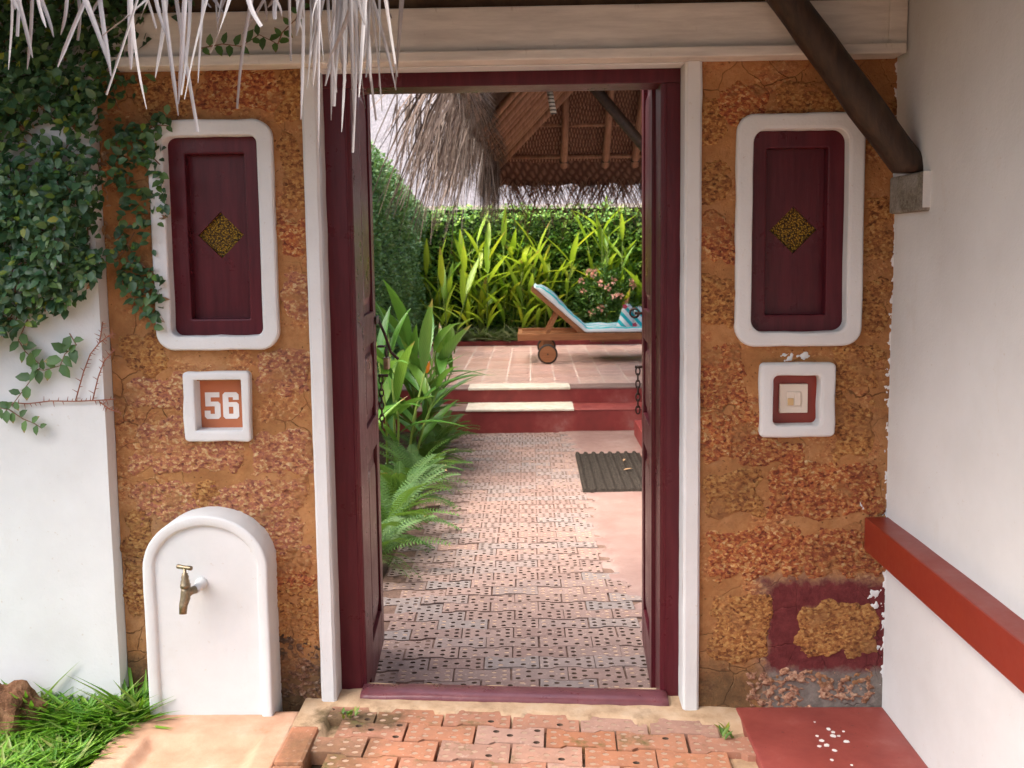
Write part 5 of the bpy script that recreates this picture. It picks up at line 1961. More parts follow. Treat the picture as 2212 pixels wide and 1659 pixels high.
# ------------------------------------------------------------------ broad-leaved plants
def blade_mesh(name, mat, wid=0.16, segs=9, curve=0.35, fold=0.22):
    """lanceolate leaf of length 1 along +X, arching down, creased along the midrib"""
    V, Fq = [], []
    for i in range(segs + 1):
        u = i / segs
        wv = wid * (math.sin(math.pi * min(1, u * 1.02)) ** 0.75) * (1.15 - 0.5 * u) + 0.004
        if i == segs:
            wv = 0.002
        xx = u * (1 - 0.12 * curve * u)
        zz = -curve * u * u * 0.6
        V += [(xx, -wv / 2, zz + fold * wv), (xx, 0, zz), (xx, wv / 2, zz + fold * wv)]
        if i:
            b = 3 * i
            Fq += [(b - 3, b - 2, b + 1, b), (b - 2, b - 1, b + 2, b + 1)]
    me = mesh_np(name, np.array(V), [np.array(Fq)])
    me.materials.append(MT[mat])
    me.polygons.foreach_set('use_smooth', [True] * len(me.polygons))
    return me


hel = [blade_mesh('leaf', 'heliconia_leaf', w_, 9, c_) for w_, c_ in ((0.13, 0.2), (0.12, 0.45), (0.15, 0.1), (0.11, 0.7))]
gin = [blade_mesh('leaf', 'ginger_leaf', w_, 10, c_) for w_, c_ in ((0.155, 0.45), (0.135, 0.8), (0.17, 0.3), (0.14, 1.1))]
PR = random.Random(33)


def cane_plant(name, base, h, stems, leaves, L, meshes, label, cat, group=None, stem_mat='stem_green', spread=0.18, lean=(0, 0, 0), out=1.0, low=0.3):
    t = thing(name, base, label, cat, group)
    for s in range(stems):
        a = PR.uniform(0, 2 * math.pi)
        b0 = Vector(base) + Vector((math.cos(a), math.sin(a), 0)) * spread * PR.uniform(0.1, 0.6)
        tp_ = b0 + Vector((math.cos(a) * spread, math.sin(a) * spread, h * PR.uniform(0.62, 0.95))) + Vector(lean) * PR.uniform(0.5, 1)
        mid = b0.lerp(tp_, 0.5) - Vector((math.cos(a), math.sin(a), 0)) * 0.03
        tube('stem', [b0 - Vector((0, 0, 0.05)), mid, tp_], [0.011, 0.009, 0.005], stem_mat, t, 6)
        n = max(2, leaves // stems)
        for k in range(n):
            u = low + (1 - low) * (k + 0.6) / n
            p = b0.lerp(mid, u * 2) if u < 0.5 else mid.lerp(tp_, u * 2 - 1)
            az = a + k * 2.6 + PR.uniform(-0.6, 0.6)
            el = PR.uniform(0.35, 1.15) + 0.35 * u
            ax = Vector((math.cos(az) * math.cos(el) * out, math.sin(az) * math.cos(el) * out, math.sin(el)))
            nn = Vector((-math.cos(az) * math.sin(el), -math.sin(az) * math.sin(el), math.cos(el)))
            place_leaf(PR.choice(meshes), p, ax, nn, L * PR.uniform(0.7, 1.2), t)
    return t


def atd(px, d_, z=0):
    """world X of a photo column at depth Y"""
    return atY(px, 700, d_).x


BZ = TZ1 + 0.03
spots = [(955, 10.06, 1.15, 2, 8, 'back'), (1015, 10.10, 1.35, 3, 13, 'b'), (1050, 10.00, 1.55, 3, 14, 'b'), (1090, 10.15, 1.65, 4, 16, 'b'), (1128, 10.02, 1.45, 3, 14, 'b'), (1165, 10.12, 1.35, 3, 13, 'b'), (1205, 10.05, 1.45, 3, 13, 'b'),
         (1300, 10.14, 1.85, 4, 16, 'b'), (1340, 10.10, 1.80, 4, 16, 'b'), (1385, 10.05, 1.6, 3, 13, 'b'), (1430, 10.1, 1.7, 3, 13, 'b')]
hl = ['yellow-green heliconia at the hedge end of the back bed, short and sparse', 'heliconia clump next to the sparse one by the hedge end', 'medium heliconia clump left of the tallest group behind the lounger',
      'tall yellow-green heliconia clump in front of the back wall under the thatch corner', 'heliconia clump right of the tall one under the thatch corner', 'heliconia clump behind the raised lounger backrest',
      'heliconia clump between backrest and flowering bush', 'tall heliconia rising behind the flowering bush', 'tallest bright heliconia right of the flowering bush', 'heliconia clump behind the folded towel', 'heliconia clump past the folded towel']
for (px, yy, h, ns, nl, _), lb in zip(spots, hl):
    cane_plant('heliconia', (atd(px, yy), yy, BZ), h, ns + 3, int(nl * 3.0), 0.62, hel, lb, 'plant', 'heliconias in the back bed', spread=0.17, low=0.10)
# foreground ginger clump beside the path
for bx_, by_, h, ns, nl, L_, lb in [(-0.98, 3.55, 1.15, 5, 32, 0.60, 'dark green broad-leaved ginger plant nearest the padlock'), (-0.92, 4.25, 1.05, 5, 30, 0.60, 'dark green ginger plant leaning over the path before the steps'),
                                    (-1.00, 4.95, 0.95, 4, 22, 0.55, 'ginger plant beside the bottom step'), (-1.10, 2.85, 1.0, 3, 14, 0.5, 'ginger plant rising behind the ferns')]:
    cane_plant('ginger_plant', (bx_, by_, PATHZ), h, ns, nl, L_, gin, lb, 'plant', 'ginger plants beside the path', lean=(0.16, 0, 0), spread=0.15, low=0.22)
# tall heliconia leaves by the hedge
cane_plant('ginger_plant', (-1.05, 8.9, TZ1 - 0.05), 1.35, 2, 8, 0.6, hel, 'tall leafy plant with yellowing leaf in front of the hedge corner', 'plant', 'ginger plants beside the path', lean=(0.12, 0, 0), spread=0.12)
# orange bract flower
p = atY(922, 800, 3.7)
fo = thing('bract_flower', (p.x, p.y, p.z), 'single orange bract flower standing among the ginger leaves', 'flower')
tube('flower_stalk', [(p.x, p.y, p.z - 0.35), (p.x, p.y, p.z - 0.02)], 0.005, 'stem_green', fo, 6)
me = leaf_mesh('bract', np.array([[p.x, p.y, p.z - 0.03]] * 3), np.array([[.25, -.1, 1], [-.15, -.2, 1.], [.05, .1, 1.2]]), np.array([[0, -1., .2]] * 3), np.array([.11, .09, .13]), np.array([.025, .022, .02]), .3, True)
link('bract', me, 'petal_orange', fo)


# ferns
def frond_mesh(name, mat, seed):
    rd = random.Random(seed)
    V, Fq, Ft = [], [], []
    N = 26
    cv = rd.uniform(0.7, 1.3)
    pos = lambda u: Vector((u * (1 - 0.18 * cv * u), 0, 0.30 * u - 0.62 * cv * u * u))
    prev = None
    for i in range(N + 1):
        u = i / N
        p = pos(u)
        b = len(V)
        V += [(p.x, -0.004, p.z), (p.x, 0.004, p.z)]
        if prev is not None:
            Fq.append((prev, prev + 1, b + 1, b))
        prev = b
    for i in range(2, N):
        u = i / N
        p = pos(u)
        ln = 0.125 * (math.sin(math.pi * (u * 0.9 + 0.08)) ** 0.6) + 0.008
        for s in (-1, 1):
            b = len(V)
            w = 0.018
            dx = 0.25 * ln
            z = -0.15 * ln + rd.uniform(-.01, .01)
            V += [(p.x - w / 2, 0, p.z), (p.x + w / 2, 0, p.z), (p.x + w / 2 + dx * 0.6, s * ln * 0.6, p.z + 0.01), (p.x + dx, s * ln, p.z + z), (p.x - w / 2 + dx * 0.6, s * ln * 0.6, p.z + 0.01)]
            Fq.append((b, b + 1, b + 2, b + 4))
            Ft.append((b + 4, b + 2, b + 3))
    me = mesh_np(name, np.array(V), [np.array(Fq), np.array(Ft)])
    me.materials.append(MT[mat])
    return me


frs = [frond_mesh('frond', 'fern_leaf', k) for k in range(5)]
fl_ = ['sword fern closest to the open door leaf at the path edge', 'bushy sword fern spilling over the bricks', 'sword fern in the middle of the path edge', 'sword fern under the ginger leaves', 'sword fern near the bottom step', 'low sword fern at the corner of the steps']
for (bx_, by_, L_, nf), lb in zip([(-0.88, 1.72, 0.46, 30), (-0.84, 2.20, 0.50, 34), (-0.86, 2.72, 0.48, 34), (-0.84, 3.30, 0.46, 32), (-0.80, 3.95, 0.42, 30), (-0.80, 4.75, 0.40, 26)], fl_):
    t = thing('fern', (bx_, by_, PATHZ), lb, 'fern', 'sword ferns along the path')
    for k in range(nf):
        az = k * 2.399 + PR.uniform(-0.3, 0.3)
        el = PR.uniform(0.35, 1.25)
        ax = Vector((math.cos(az) * math.cos(el), math.sin(az) * math.cos(el), math.sin(el)))
        nn = Vector((-math.cos(az) * math.sin(el), -math.sin(az) * math.sin(el), math.cos(el)))
        place_leaf(PR.choice(frs), Vector((bx_, by_, PATHZ + 0.01)), ax, nn, L_ * PR.uniform(0.8, 1.2), t, 'frond')

# spider plants along the kerb
sl_ = 0
for i, px in enumerate(range(948, 1130, 17)):
    yy = 9.965 + PR.uniform(-0.02, 0.02)
    x_ = atd(px, yy)
    t = thing('spider_plant', (x_, yy, BZ), 'striped pale spider plant in the row behind the terrace kerb', 'plant', 'spider plants behind the kerb')
    nl = 34
    gg = np.random.default_rng(300 + i)
    az = gg.uniform(0, 2 * math.pi, nl)
    A = np.stack([np.cos(az), np.sin(az), gg.uniform(0.5, 1.8, nl)], 1)
    Nn = np.stack([-np.cos(az), -np.sin(az), np.full(nl, 0.7)], 1)
    P = np.tile([[x_, yy, BZ]], (nl, 1)) + gg.normal(0, 0.02, (nl, 3)) * [1, 1, 0]
    tag(link('blades', leaf_mesh('blades', P, A, Nn, gg.uniform(0.26, 0.48, nl), np.full(nl, 0.02), 0.2, True, 0.4), 'spider_leaf', t), kind='stuff')

# flowering ixora bush
ic = Vector((atd(1308, 9.98), 9.98, BZ))
ix = thing('flowering_bush', tuple(ic), 'rounded dark green bush dotted with pink flowers behind the lounger', 'bush')
n = 5200
g = np.random.default_rng(77)
dv = unit(g.normal(0, 1, (n, 3)))
rr = (g.random(n) ** 0.35)
rn = np.array([1 + 0.35 * fr(a * 2, b * 2, c_ * 2, 3) for a, b, c_ in dv])
P = np.array(ic) + np.array([0, 0, 0.52]) + dv * (rr * rn)[:, None] * np.array([0.48, 0.32, 0.52])
A = dv + g.normal(0, 0.5, (n, 3))
Nn = dv + np.array([0, 0, 0.8]) + g.normal(0, 0.3, (n, 3))
L = g.uniform(0.04, 0.07, n)
tag(link('foliage', leaf_mesh('foliage', P, A, Nn, L, L * 0.5, 0.15), 'ixora_leaf', ix), kind='stuff')
for k in range(4):
    a = k * 1.6
    tube('branch', [ic + Vector((0, 0, -0.03)), ic + Vector((math.cos(a) * 0.12, math.sin(a) * 0.1, 0.3)), ic + Vector((math.cos(a) * 0.28, math.sin(a) * 0.18, 0.7))], [0.014, 0.010, 0.005], 'dry_twig', ix, 6)
for k in range(16):
    dvv = Vector((PR.gauss(0, 1), -abs(PR.gauss(0, 1)) - 0.2, PR.gauss(0.4, 0.8))).normalized()
    c0 = ic + Vector((0, 0, 0.52)) + Vector((dvv.x * 0.46, dvv.y * 0.32, dvv.z * 0.52))
    nn_ = 14
    gg = np.random.default_rng(500 + k)
    dd = unit(gg.normal(0, 1, (nn_, 3)) + np.array(dvv) * 0.8)
    me = leaf_mesh('flower_head', np.array(c0) + dd * 0.015, dd, gg.normal(0, 1, (nn_, 3)), np.full(nn_, 0.048), np.full(nn_, 0.03), 0.1)
    tag(link('flower_head', me, 'petal_pink', ix), kind='stuff')

# ------------------------------------------------------------------ lounger
LY0, LY1 = 7.70, 8.50
LZ = TZ1
lo = thing('sun_lounger', (0.8, 8.0, LZ), 'teak sun lounger with raised back, wheels and turquoise striped towelling mattress', 'sun lounger')
rz1 = atY(1113, 722, LY0).z
rz0 = rz1 - 0.078
rx0 = atY(1118, 730, LY0).x
RX1 = rx0 + 2.0
for yy in (LY0, LY1):
    box('side_rail', (rx0, RX1), (yy - 0.0, yy + 0.032), (rz0, rz1), 'teak', lo, 0.004)
for k, xx in enumerate((rx0, rx0 + 0.72, RX1 - 0.05)):
    box('cross_rail', (xx, xx + 0.045), (LY0 + 0.0325, LY1 - 0.0005), (rz0 + 0.005, rz1 - 0.012), 'teak', lo, 0.004)
for k in range(3):
    yy = LY0 + 0.13 + k * 0.155
    box('bed_slat', (rx0 + 0.046, rx0 + 0.70), (yy, yy + 0.05), (rz1 - 0.030, rz1 - 0.008), 'teak', lo, 0.003)
hx = atY(1262, 718, LY0).x
hz = rz1 + 0.012
tx_, tz_ = atY(1152, 622, LY0).x, atY(1152, 622, LY0).z
bd = Vector((tx_ - hx, 0, tz_ - hz))
bl = bd.length
bd.normalize()
angb = math.atan2(bd.z, bd.x)
br_ = thing_pos = Vector((hx, 0, hz))


def bback(nm, s0, s1, y, t0, t1, mat='teak', bev=0.003):
    bm = bmesh.new()
    nrm_ = Vector((-bd.z, 0, bd.x)) * -1
    if nrm_.z < 0:
        nrm_ = -nrm_
    add_box(bm, (s0, s1), y, (t0, t1), bev)
    for v in bm.verts:
        v.co = br_ + bd * v.co.x + Vector((0, v.co.y, 0)) + nrm_ * v.co.z
    return bm_obj(nm, bm, mat, lo)


for yy in (LY0 + 0.04, LY1 - 0.045):
    bback('back_rail', -0.02, bl, (yy, yy + 0.032), -0.045, 0.005)
for k in range(7):
    s = 0.06 + k * 0.098
    bback('back_slat', s, s + 0.06, (LY0 + 0.0725, LY1 - 0.0455), -0.014, 0.004)
for yy in (LY0 + 0.085, LY1 - 0.12):
    a_ = br_ + bd * (bl * 0.50)
    b_ = Vector((atY(1180, 716, LY0).x, 0, rz1 - 0.01))
    d2 = (b_ - a_)
    bm = bmesh.new()
    add_box(bm, (0, d2.length), (yy, yy + 0.026), (-0.02, 0.02), 0.003)
    dd_ = d2.normalized()
    n2 = Vector((-dd_.z, 0, dd_.x))
    for v in bm.verts:
        v.co = a_ + Vector((0, 0, -0.02)) + dd_ * v.co.x + Vector((0, v.co.y, 0)) + n2 * v.co.z
    bm_obj('back_prop', bm, 'teak', lo)
for k in range(10):
    xx = hx + 0.03 + k * 0.125
    if xx + 0.06 < RX1 - 0.05:
        box('seat_slat', (xx, xx + 0.075), (LY0 + 0.033, LY1 - 0.001), (rz1 - 0.022, rz1 - 0.002), 'teak', lo, 0.003)
wx, wz = atY(1183, 762, LY0).x, LZ + 0.113
for yy in (LY0 - 0.045, LY1 + 0.025):
    bm = bmesh.new()
    lathe(bm, [(0.094, 0.0), (0.112, 0.002), (0.116, 0.012), (0.116, 0.034), (0.112, 0.044), (0.094, 0.046)], (wx, yy, wz), 'Y', 28)
    wh = bm_obj('wheel', bm, 'rubber', lo, True)
    bm = bmesh.new()
    lathe(bm, [(0.094, -0.003), (0.093, 0.049)], (wx, yy, wz), 'Y', 28)
    bm_obj('wheel_disc', bm, 'teak', wh, False, world=True)
    wh.children[0].location = (0, 0, 0)
    bm = bmesh.new()
    lathe(bm, [(0.010, -0.008), (0.010, -0.0032)], (wx, yy, wz), 'Y', 10)
    o = bm_obj('hub_bolt', bm, 'iron', wh, False)
    o.location = (0, 0, 0)
tube('axle', [(wx, LY0 + 0.0, wz), (wx, LY1 + 0.03, wz)], 0.012, 'iron', lo, 8)
for yy in (LY0 + 0.034, LY1 - 0.034):
    box('axle_bracket', (wx - 0.05, wx + 0.05), (yy - 0.012, yy + 0.014), (wz - 0.02, rz0 + 0.02), 'teak', lo, 0.003)
for yy in (LY0 + 0.034, LY1 - 0.036):
    box('leg', (RX1 - 0.22, RX1 - 0.14), (yy, yy + 0.034), (LZ, rz1 - 0.005), 'teak', lo, 0.003)
box('tray', (hx + 0.08, hx + 0.52), (LY0 + 0.06, LY1 - 0.06), (rz0 - 0.024, rz0 - 0.002), 'teak', lo, 0.003)
# mattress draped over back and seat, with its folds
bm = bmesh.new()
prof = []
nrmb = Vector((bd.z, 0, -bd.x))
if nrmb.z < 0:
    nrmb = -nrmb
for i in range(26):
    s = bl * (1 - i / 25)
    prof.append((br_ + bd * s, nrmb))
for i in range(1, 34):
    prof.append((Vector((hx + (RX1 - 0.02 - hx) * i / 33, 0, rz1)), Vector((0, 0, 1))))
rows = []
ny = 16
for i, (p, nv) in enumerate(prof):
    if 23 <= i <= 28:
        nv = (nrmb * (28 - i) + Vector((0, 0, 1)) * (i - 23)).normalized()
    row = []
    for j in range(ny + 1):
        v = j / ny
        yy = LY0 + 0.01 + (LY1 + 0.012 - LY0) * v
        puff = 0.062 + 0.012 * fr(i * 0.25, v * 3, 2, 3) + 0.045 * math.exp(-((i - 8) / 5.0) ** 2) * (0.4 + 0.6 * v)
        ed = min(v, 1 - v)
        if ed < 0.06:
            puff *= 0.55 + 0.45 * ed / 0.06
        if i < 2 or i > len(prof) - 3:
            puff *= 0.6
        row.append(bm.verts.new(p + Vector((0, yy, 0)) + nv * puff))
    row = [bm.verts.new(p + Vector((0, LY0 + 0.012, 0)) + nv * 0.010)] + row + [bm.verts.new(p + Vector((0, LY1 + 0.02, 0)) + nv * 0.010)]
    rows.append(row)
for a, b in zip(rows[:-1], rows[1:]):
    for k in range(len(a) - 1):
        bm.faces.new((a[k], a[k + 1], b[k + 1], b[k]))
    bm.faces.new((a[-1], a[0], b[0], b[-1]))
bm.faces.new(rows[0])
bm.faces.new(rows[-1])
bm_obj('mattress', bm, 'towel_stripe', lo, True)

# folded towel figure on the seat
tc = atY(1362, 700, 7.95)
tcx, tcz = tc.x, rz1 + 0.060
ft = thing('folded_towel', (tcx, 7.95, tcz), 'folded turquoise and white striped towel propped on the lounger seat', 'towel')
bm = bmesh.new()
for kx, hgt, wd in ((-0.055, 0.25, 0.085), (0.075, 0.22, 0.075)):
    n_, rs = 18, []
    for i in range(13):
        u = i / 12
        z = tcz - 0.004 + hgt * u
        r_ = wd * (1.15 - 0.55 * u) * (1 if u < 0.92 else 0.55)
        ring = []
        for k in range(n_):
            a = 2 * math.pi * k / n_
            f = 1 + 0.16 * math.sin(a * 5 + u * 3 + kx * 40) * (0.4 + 0.6 * (1 - u)) + 0.08 * fr(math.cos(a) * 2, math.sin(a) * 2, u * 4, 2)
            ring.append(bm.verts.new((tcx + kx + r_ * f * math.cos(a) + 0.02 * u, 7.95 + 0.85 * r_ * f * math.sin(a), z + (0.02 * math.sin(a * 3) if i == 12 else 0))))
        rs.append(ring)
    for a, b in zip(rs[:-1], rs[1:]):
        for k in range(n_):
            bm.faces.new((a[k], a[(k + 1) % n_], b[(k + 1) % n_], b[k]))
    bm.faces.new(rs[0])
    bm.faces.new(rs[-1])
bm_obj('towel_cloth', bm, 'towel_folded', ft, True)


def blossom(p, r, lab):
    t = thing('blossom', tuple(p), lab, 'flower')
    for k in range(5):
        a = k * 2 * math.pi / 5
        dd = np.array([[math.cos(a), -0.45, math.sin(a)]])
        link('petal', leaf_mesh('petal', np.array([list(p)]), dd, np.array([[0, -1., 0.]]), np.array([r]), np.array([r * 0.9]), 0.15, True, 0.2), 'petal_red', t)


blossom(atY(1350, 662, 7.87), 0.035, 'red blossom tucked in the top of the folded towel')
blossom(atY(1371, 702, 7.84), 0.035, 'red blossom lying at the foot of the folded towel')

# ------------------------------------------------------------------ thatched pavilion
pvn = thing('thatched_pavilion', (1.7, 7.0, TZ1), 'palm thatched pavilion roof of poles and woven panels above the lounger', 'pavilion')
EC = atY(1082, 345, 9.05)
EX, EYF, EZ = EC.x, 9.05, EC.z
SLP = 0.92
EYN, EXR = 4.0, 2.7
RUN = 1.54


def far_pt(x, s):
    return Vector((x, EYF - s, EZ + SLP * s))


def left_pt(y, s):
    return Vector((EX + s, y, EZ + SLP * s))


# woven panel courses of the far slope (each overlaps the one below)
course = 0.22
for c_ in range(6):
    s0, s1 = c_ * course - 0.02, (c_ + 1) * course + 0.05
    bm = bmesh.new()
    nx = 40
    lo_, hi_ = [], []
    for i in range(nx + 1):
        u = i / nx
        xa = EX + max(s0, 0) - 0.0 + (EXR - EX - 2 * max(s0, 0)) * u
        xb = EX + s1 + (EXR - EX - 2 * s1) * u
        sag = 0.02 * math.sin(u * 25) + 0.015 * fr(u * 9, c_, 1)
        lo_.append(bm.verts.new(far_pt(xa, s0) + Vector((0, 0.0, -0.02 + sag * 0.8))))
        hi_.append(bm.verts.new(far_pt(xb, s1) + Vector((0, 0, 0.17))))
    for i in range(nx):
        bm.faces.new((lo_[i], lo_[i + 1], hi_[i + 1], hi_[i]))
    bm_obj('woven_panel', bm, 'woven_palm', pvn)
# slopes: left, near, right as closed thatch
for nm, q in (('thatch_slope', [(EX, EYF, EZ), (EX, EYN, EZ), (EX + RUN, EYN + RUN, EZ + SLP * RUN), (EX + RUN, EYF - RUN, EZ + SLP * RUN)]),
              ('thatch_slope', [(EX, EYN, EZ), (EXR, EYN, EZ), (EXR - RUN, EYN + RUN, EZ + SLP * RUN), (EX + RUN, EYN + RUN, EZ + SLP * RUN)]),
              ('thatch_slope', [(EXR, EYN, EZ), (EXR, EYF, EZ), (EXR - RUN, EYF - RUN, EZ + SLP * RUN), (EXR - RUN, EYN + RUN, EZ + SLP * RUN)]),
              ('thatch_slope', [(EX, EYF, EZ + 0.16), (EXR, EYF, EZ + 0.16), (EXR - RUN, EYF - RUN, EZ + SLP * RUN + 0.16), (EX + RUN, EYF - RUN, EZ + SLP * RUN + 0.16)])):
    bm = bmesh.new()
    vs = [bm.verts.new(Vector(v) + Vector((0, 0, 0.11))) for v in q]
    f = bm.faces.new(vs)
    bmesh.ops.subdivide_edges(bm, edges=bm.edges[:], cuts=10, use_grid_fill=True)
    ex_ = bmesh.ops.extrude_face_region(bm, geom=bm.faces[:])
    for v in ex_['geom']:
        if isinstance(v, bmesh.types.BMVert):
            v.co += Vector((0, 0, 0.16 + 0.03 * fr(v.co.x * 2, v.co.y * 2, 1)))
    so = bm_obj(nm, bm, 'thatch_body', pvn)
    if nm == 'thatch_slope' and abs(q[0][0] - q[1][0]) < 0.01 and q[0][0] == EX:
        so.data.materials[0] = MT['shaded_thatch']
# poles under the far slope
for px in (1218, 1308, 1372, 1440):
    x = atY(px, 345, EYF).x
    smax = min(RUN, x - EX, EXR - x) * 0.98
    tube('rafter', [far_pt(x, -0.06) + Vector((0, 0, -0.04)), far_pt(x, smax * 0.5) + Vector((0.006, 0, -0.04)), far_pt(x, smax) + Vector((0, 0, -0.04))], [0.048, 0.044, 0.04], 'pole_wood', pvn, 10)
for s in (0.02, 0.40, 0.80, 1.2):
    bm = bmesh.new()
    add_tube(bm, [far_pt(EX + s + 0.02, s) + Vector((0, 0, 0.012)), far_pt((EX + EXR) / 2, s) + Vector((0, 0, 0.005)), far_pt(EXR - s - 0.02, s) + Vector((0, 0, 0.012))], 0.030, 8)
    bm_obj('batten', bm, 'pole_wood', pvn, True)
# rope lashings at the rafter feet
for px in (1218, 1308, 1372):
    x = atY(px, 345, EYF).x
    bm = bmesh.new()
    lathe(bm, [(0.052, -0.025), (0.055, 0.0), (0.052, 0.025)], (x, EYF - 0.0, EZ - 0.035), 'Z', 12)
    bm_obj('lashing', bm, 'dark_timber', pvn, True)
# hip rafter and the fan of poles on the left slope
for k, (w_, dz) in enumerate(((0.05, -0.05),)):
    tube('hip_rafter', [Vector((EX - 0.1, EYF + 0.1, EZ - 0.12)), Vector((EX + RUN * 0.5, EYF - RUN * 0.5, EZ + SLP * RUN * 0.5 - 0.05)), Vector((EX + RUN, EYF - RUN, EZ + SLP * RUN - 0.05))], 0.055, 'pole_wood', pvn, 10)
for k in range(9):
    y = EYF - 0.34 - k * 0.40 + PR.uniform(-.03, .03)
    smax = min(RUN, y - EYN) * 0.97
    rr_ = PR.uniform(0.034, 0.05)
    tube('hip_pole', [left_pt(y + 0.05, -0.05) + Vector((0, 0, 0.0)), left_pt(y - smax, smax) + Vector((0, 0, 0.0))], rr_, 'pole_wood', pvn, 8)
# hairy cut edge of the left eave
bm = bmesh.new()
ns, nr = 60, 10
rows = []
for i in range(ns + 1):
    y = EYF + 0.05 - (EYF - EYN + 1.0) * i / ns
    row = []
    for k in range(nr):
        a = 2 * math.pi * k / nr
        r_ = 0.13 + 0.05 * fr(y * 3, math.cos(a), math.sin(a), 3)
        row.append(bm.verts.new((EX - 0.10 + r_ * 0.9 * math.cos(a), y, EZ + 0.07 + r_ * math.sin(a))))
    rows.append(row)
for a, b in zip(rows[:-1], rows[1:]):
    for k in range(nr):
        bm.faces.new((a[k], a[(k + 1) % nr], b[(k + 1) % nr], b[k]))
bm.faces.new(rows[0])
bm.faces.new(rows[-1])
bm_obj('eave_roll', bm, 'hairy_thatch', pvn, False)


def strands(name, roots, dirs, lens, wid, mat, parent, seed, curl=0.25):
    gg = np.random.default_rng(seed)
    n = len(roots)
    dirs = unit(dirs)
    side = unit(np.cross(dirs, gg.normal(0, 1, (n, 3))))
    V = []
    S = 4
    for i in range(S + 1):
        u = i / S
        bend = np.array([0, 0, -1.0]) * (curl * u * u)
        p = roots + (dirs * u + bend) * lens[:, None]
        w_ = (wid * (1 - 0.75 * u))[:, None]
        V += [p - side * w_ / 2, p + side * w_ / 2]
    V = np.stack(V, 1).reshape(-1, 3)
    idx = np.arange(n)[:, None] * (2 * (S + 1))
    Fq = np.concatenate([idx + [2 * i, 2 * i + 1, 2 * i + 3, 2 * i + 2] for i in range(S)], 0)
    o = link(name, mesh_np(name, V, [Fq]), mat, parent)
    tag(o, kind='stuff')
    return o


g = np.random.default_rng(9)
# left eave fringe: leaf ends droop outwards and down
n = 520
yy = EYF + 0.1 - g.random(n) ** 1.0 * 4.4
ou = g.random(n) ** 1.1
roots = np.stack([EX - 0.10 - ou * 0.70, yy, EZ + 0.24 - ou * 0.12 + g.normal(0, 0.05, n)], 1)
dirs = np.stack([-0.30 * g.random(n) + g.normal(0, 0.09, n), g.normal(0, 0.14, n), -1 * np.ones(n)], 1)
strands('eave_fringe', roots, dirs, g.uniform(0.2, 0.75, n), g.uniform(0.008, 0.02, n), 'thatch_strand', pvn, 1, 0.15)
n = 230
yy = EYF + 0.1 - g.random(n) * 5.4
roots = np.stack([EX - 0.05 - g.random(n) * 0.35, yy, EZ + 0.24 + g.normal(0, 0.04, n)], 1)
dirs = np.stack([-0.5 + g.normal(0, 0.22, n), g.normal(0, 0.2, n), -0.6 + g.normal(0, 0.2, n)], 1)
strands('eave_droop', roots, dirs, g.uniform(0.4, 0.95, n), g.uniform(0.012, 0.028, n), 'thatch_strand', pvn, 7, 0.62)
# corner tail, longest strands
n = 420
roots = np.stack([EX - 0.02 - g.random(n) * 0.22, EYF + 0.1 - g.random(n) * 0.5, EZ + g.normal(0, 0.06, n)], 1)
dirs = np.stack([g.normal(-0.03, 0.07, n), g.normal(0, 0.1, n), -1 * np.ones(n)], 1)
strands('corner_fringe', roots, dirs, g.uniform(0.35, 0.80, n), g.uniform(0.005, 0.011, n), 'thatch_strand', pvn, 2, 0.05)
# short hair on the eave roll
n = 2600
yy = EYF + 0.1 - g.random(n) * 6
aa = g.uniform(-2.6, 1.0, n)
roots = np.stack([EX - 0.10 + 0.12 * np.cos(aa), yy, EZ + 0.07 + 0.12 * np.sin(aa)], 1)
dirs = np.stack([np.cos(aa) * 0.6 + g.normal(0, .2, n), g.normal(0, 0.3, n), np.sin(aa) * 0.3 - 0.7], 1)
strands('eave_hair', roots, dirs, g.uniform(0.06, 0.16, n), g.uniform(0.003, 0.007, n), 'thatch_strand', pvn, 3, 0.1)
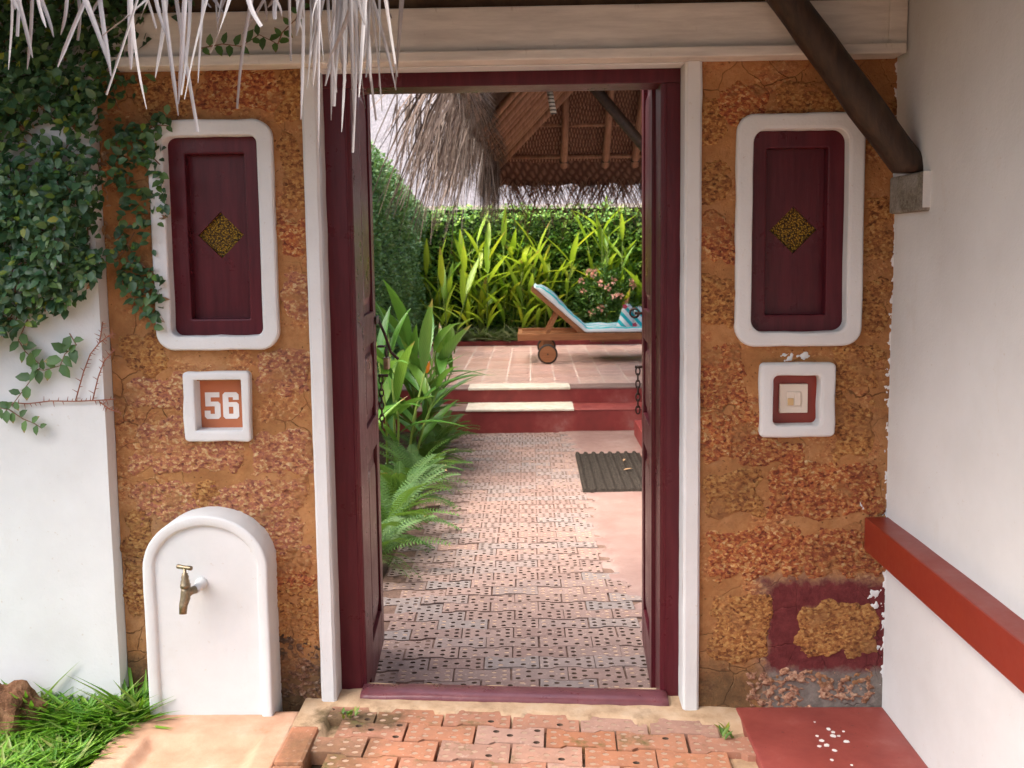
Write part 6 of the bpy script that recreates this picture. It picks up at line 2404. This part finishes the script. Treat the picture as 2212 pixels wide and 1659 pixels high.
# woven skirt of the far eave and its criss-cross leaf tips
bm = bmesh.new()
nx, nz = 80, 4
V = []
for i in range(nx + 1):
    x = EX - 0.05 + (EXR - EX) * i / nx
    for j in range(nz + 1):
        u = j / nz
        V.append(bm.verts.new((x, EYF + 0.05 + 0.16 * u, EZ + 0.02 - (0.34 + 0.05 * fr(x * 5, 1, 1, 3)) * u)))
for i in range(nx):
    for j in range(nz):
        a = i * (nz + 1) + j
        bm.faces.new((V[a], V[a + nz + 1], V[a + nz + 2], V[a + 1]))
bm_obj('eave_skirt', bm, 'woven_skirt', pvn)
n = 760
xx = EX - 0.1 + g.random(n) * (EXR - EX)
roots = np.stack([xx, EYF + 0.20 + g.normal(0, 0.02, n), EZ - 0.27 + g.normal(0, 0.03, n)], 1)
sd_ = np.where(g.random(n) < 0.5, -1, 1)
dirs = np.stack([sd_ * g.uniform(0.1, 0.8, n), g.normal(0.1, 0.1, n), -1 * np.ones(n)], 1)
strands('skirt_tips', roots, dirs, g.uniform(0.14, 0.56, n) * np.where(g.random(n) < 0.15, 1.4, 1), g.uniform(0.009, 0.020, n), 'brown_strand', pvn, 4, 0.12)
# posts, plates and the dark brace
for x, y in ((1.95, 8.25), (2.45, 4.6)):
    tube('post', [(x, y, TZ1 if y > SY2 else -0.12), (x, y, EZ + 0.5)], 0.075, 'dark_timber', pvn, 12)
b0 = atY(1272, 175, 7.4)
b1 = atY(1392, 318, 8.2)
bdir = (b1 - b0).normalized()
tube('brace', [b0 - bdir * 0.25, b1 + bdir * 0.35], 0.062, 'dark_timber', pvn, 12)
r0, r1 = atY(1186, 190, 6.0), atY(1196, 246, 6.0)
tube('rope_bound_pole', [r0, r1], 0.030, 'white_rope', pvn, 10)

# ------------------------------------------------------------------ neighbour cottage roof beyond the wall
nb_ = thing('neighbour_cottage', (0, 15, -0.2), 'pale sunlit thatched roof of a cottage beyond the garden wall', 'cottage')
bm = bmesh.new()
nx, nz = 60, 40
V = []
for i in range(nx + 1):
    for j in range(nz + 1):
        x, u = -9 + 20 * i / nx, j / nz
        V.append(bm.verts.new((x, 13.0 + 5 * u, 2.28 + 6.0 * u + 0.015 * fr(x * 2, u * 14, 1, 4))))
for i in range(nx):
    for j in range(nz):
        a = i * (nz + 1) + j
        bm.faces.new((V[a], V[a + nz + 1], V[a + nz + 2], V[a + 1]))
bm_obj('thatch_roof', bm, 'pale_thatch', nb_)
box('wall', (-8.5, 10.5), (13.6, 14.0), (-0.2, 2.6), 'beige_render', nb_, 0)
box('eave_board', (-9, 11), (12.98, 13.04), (2.16, 2.30), 'beige_render', nb_, 0)
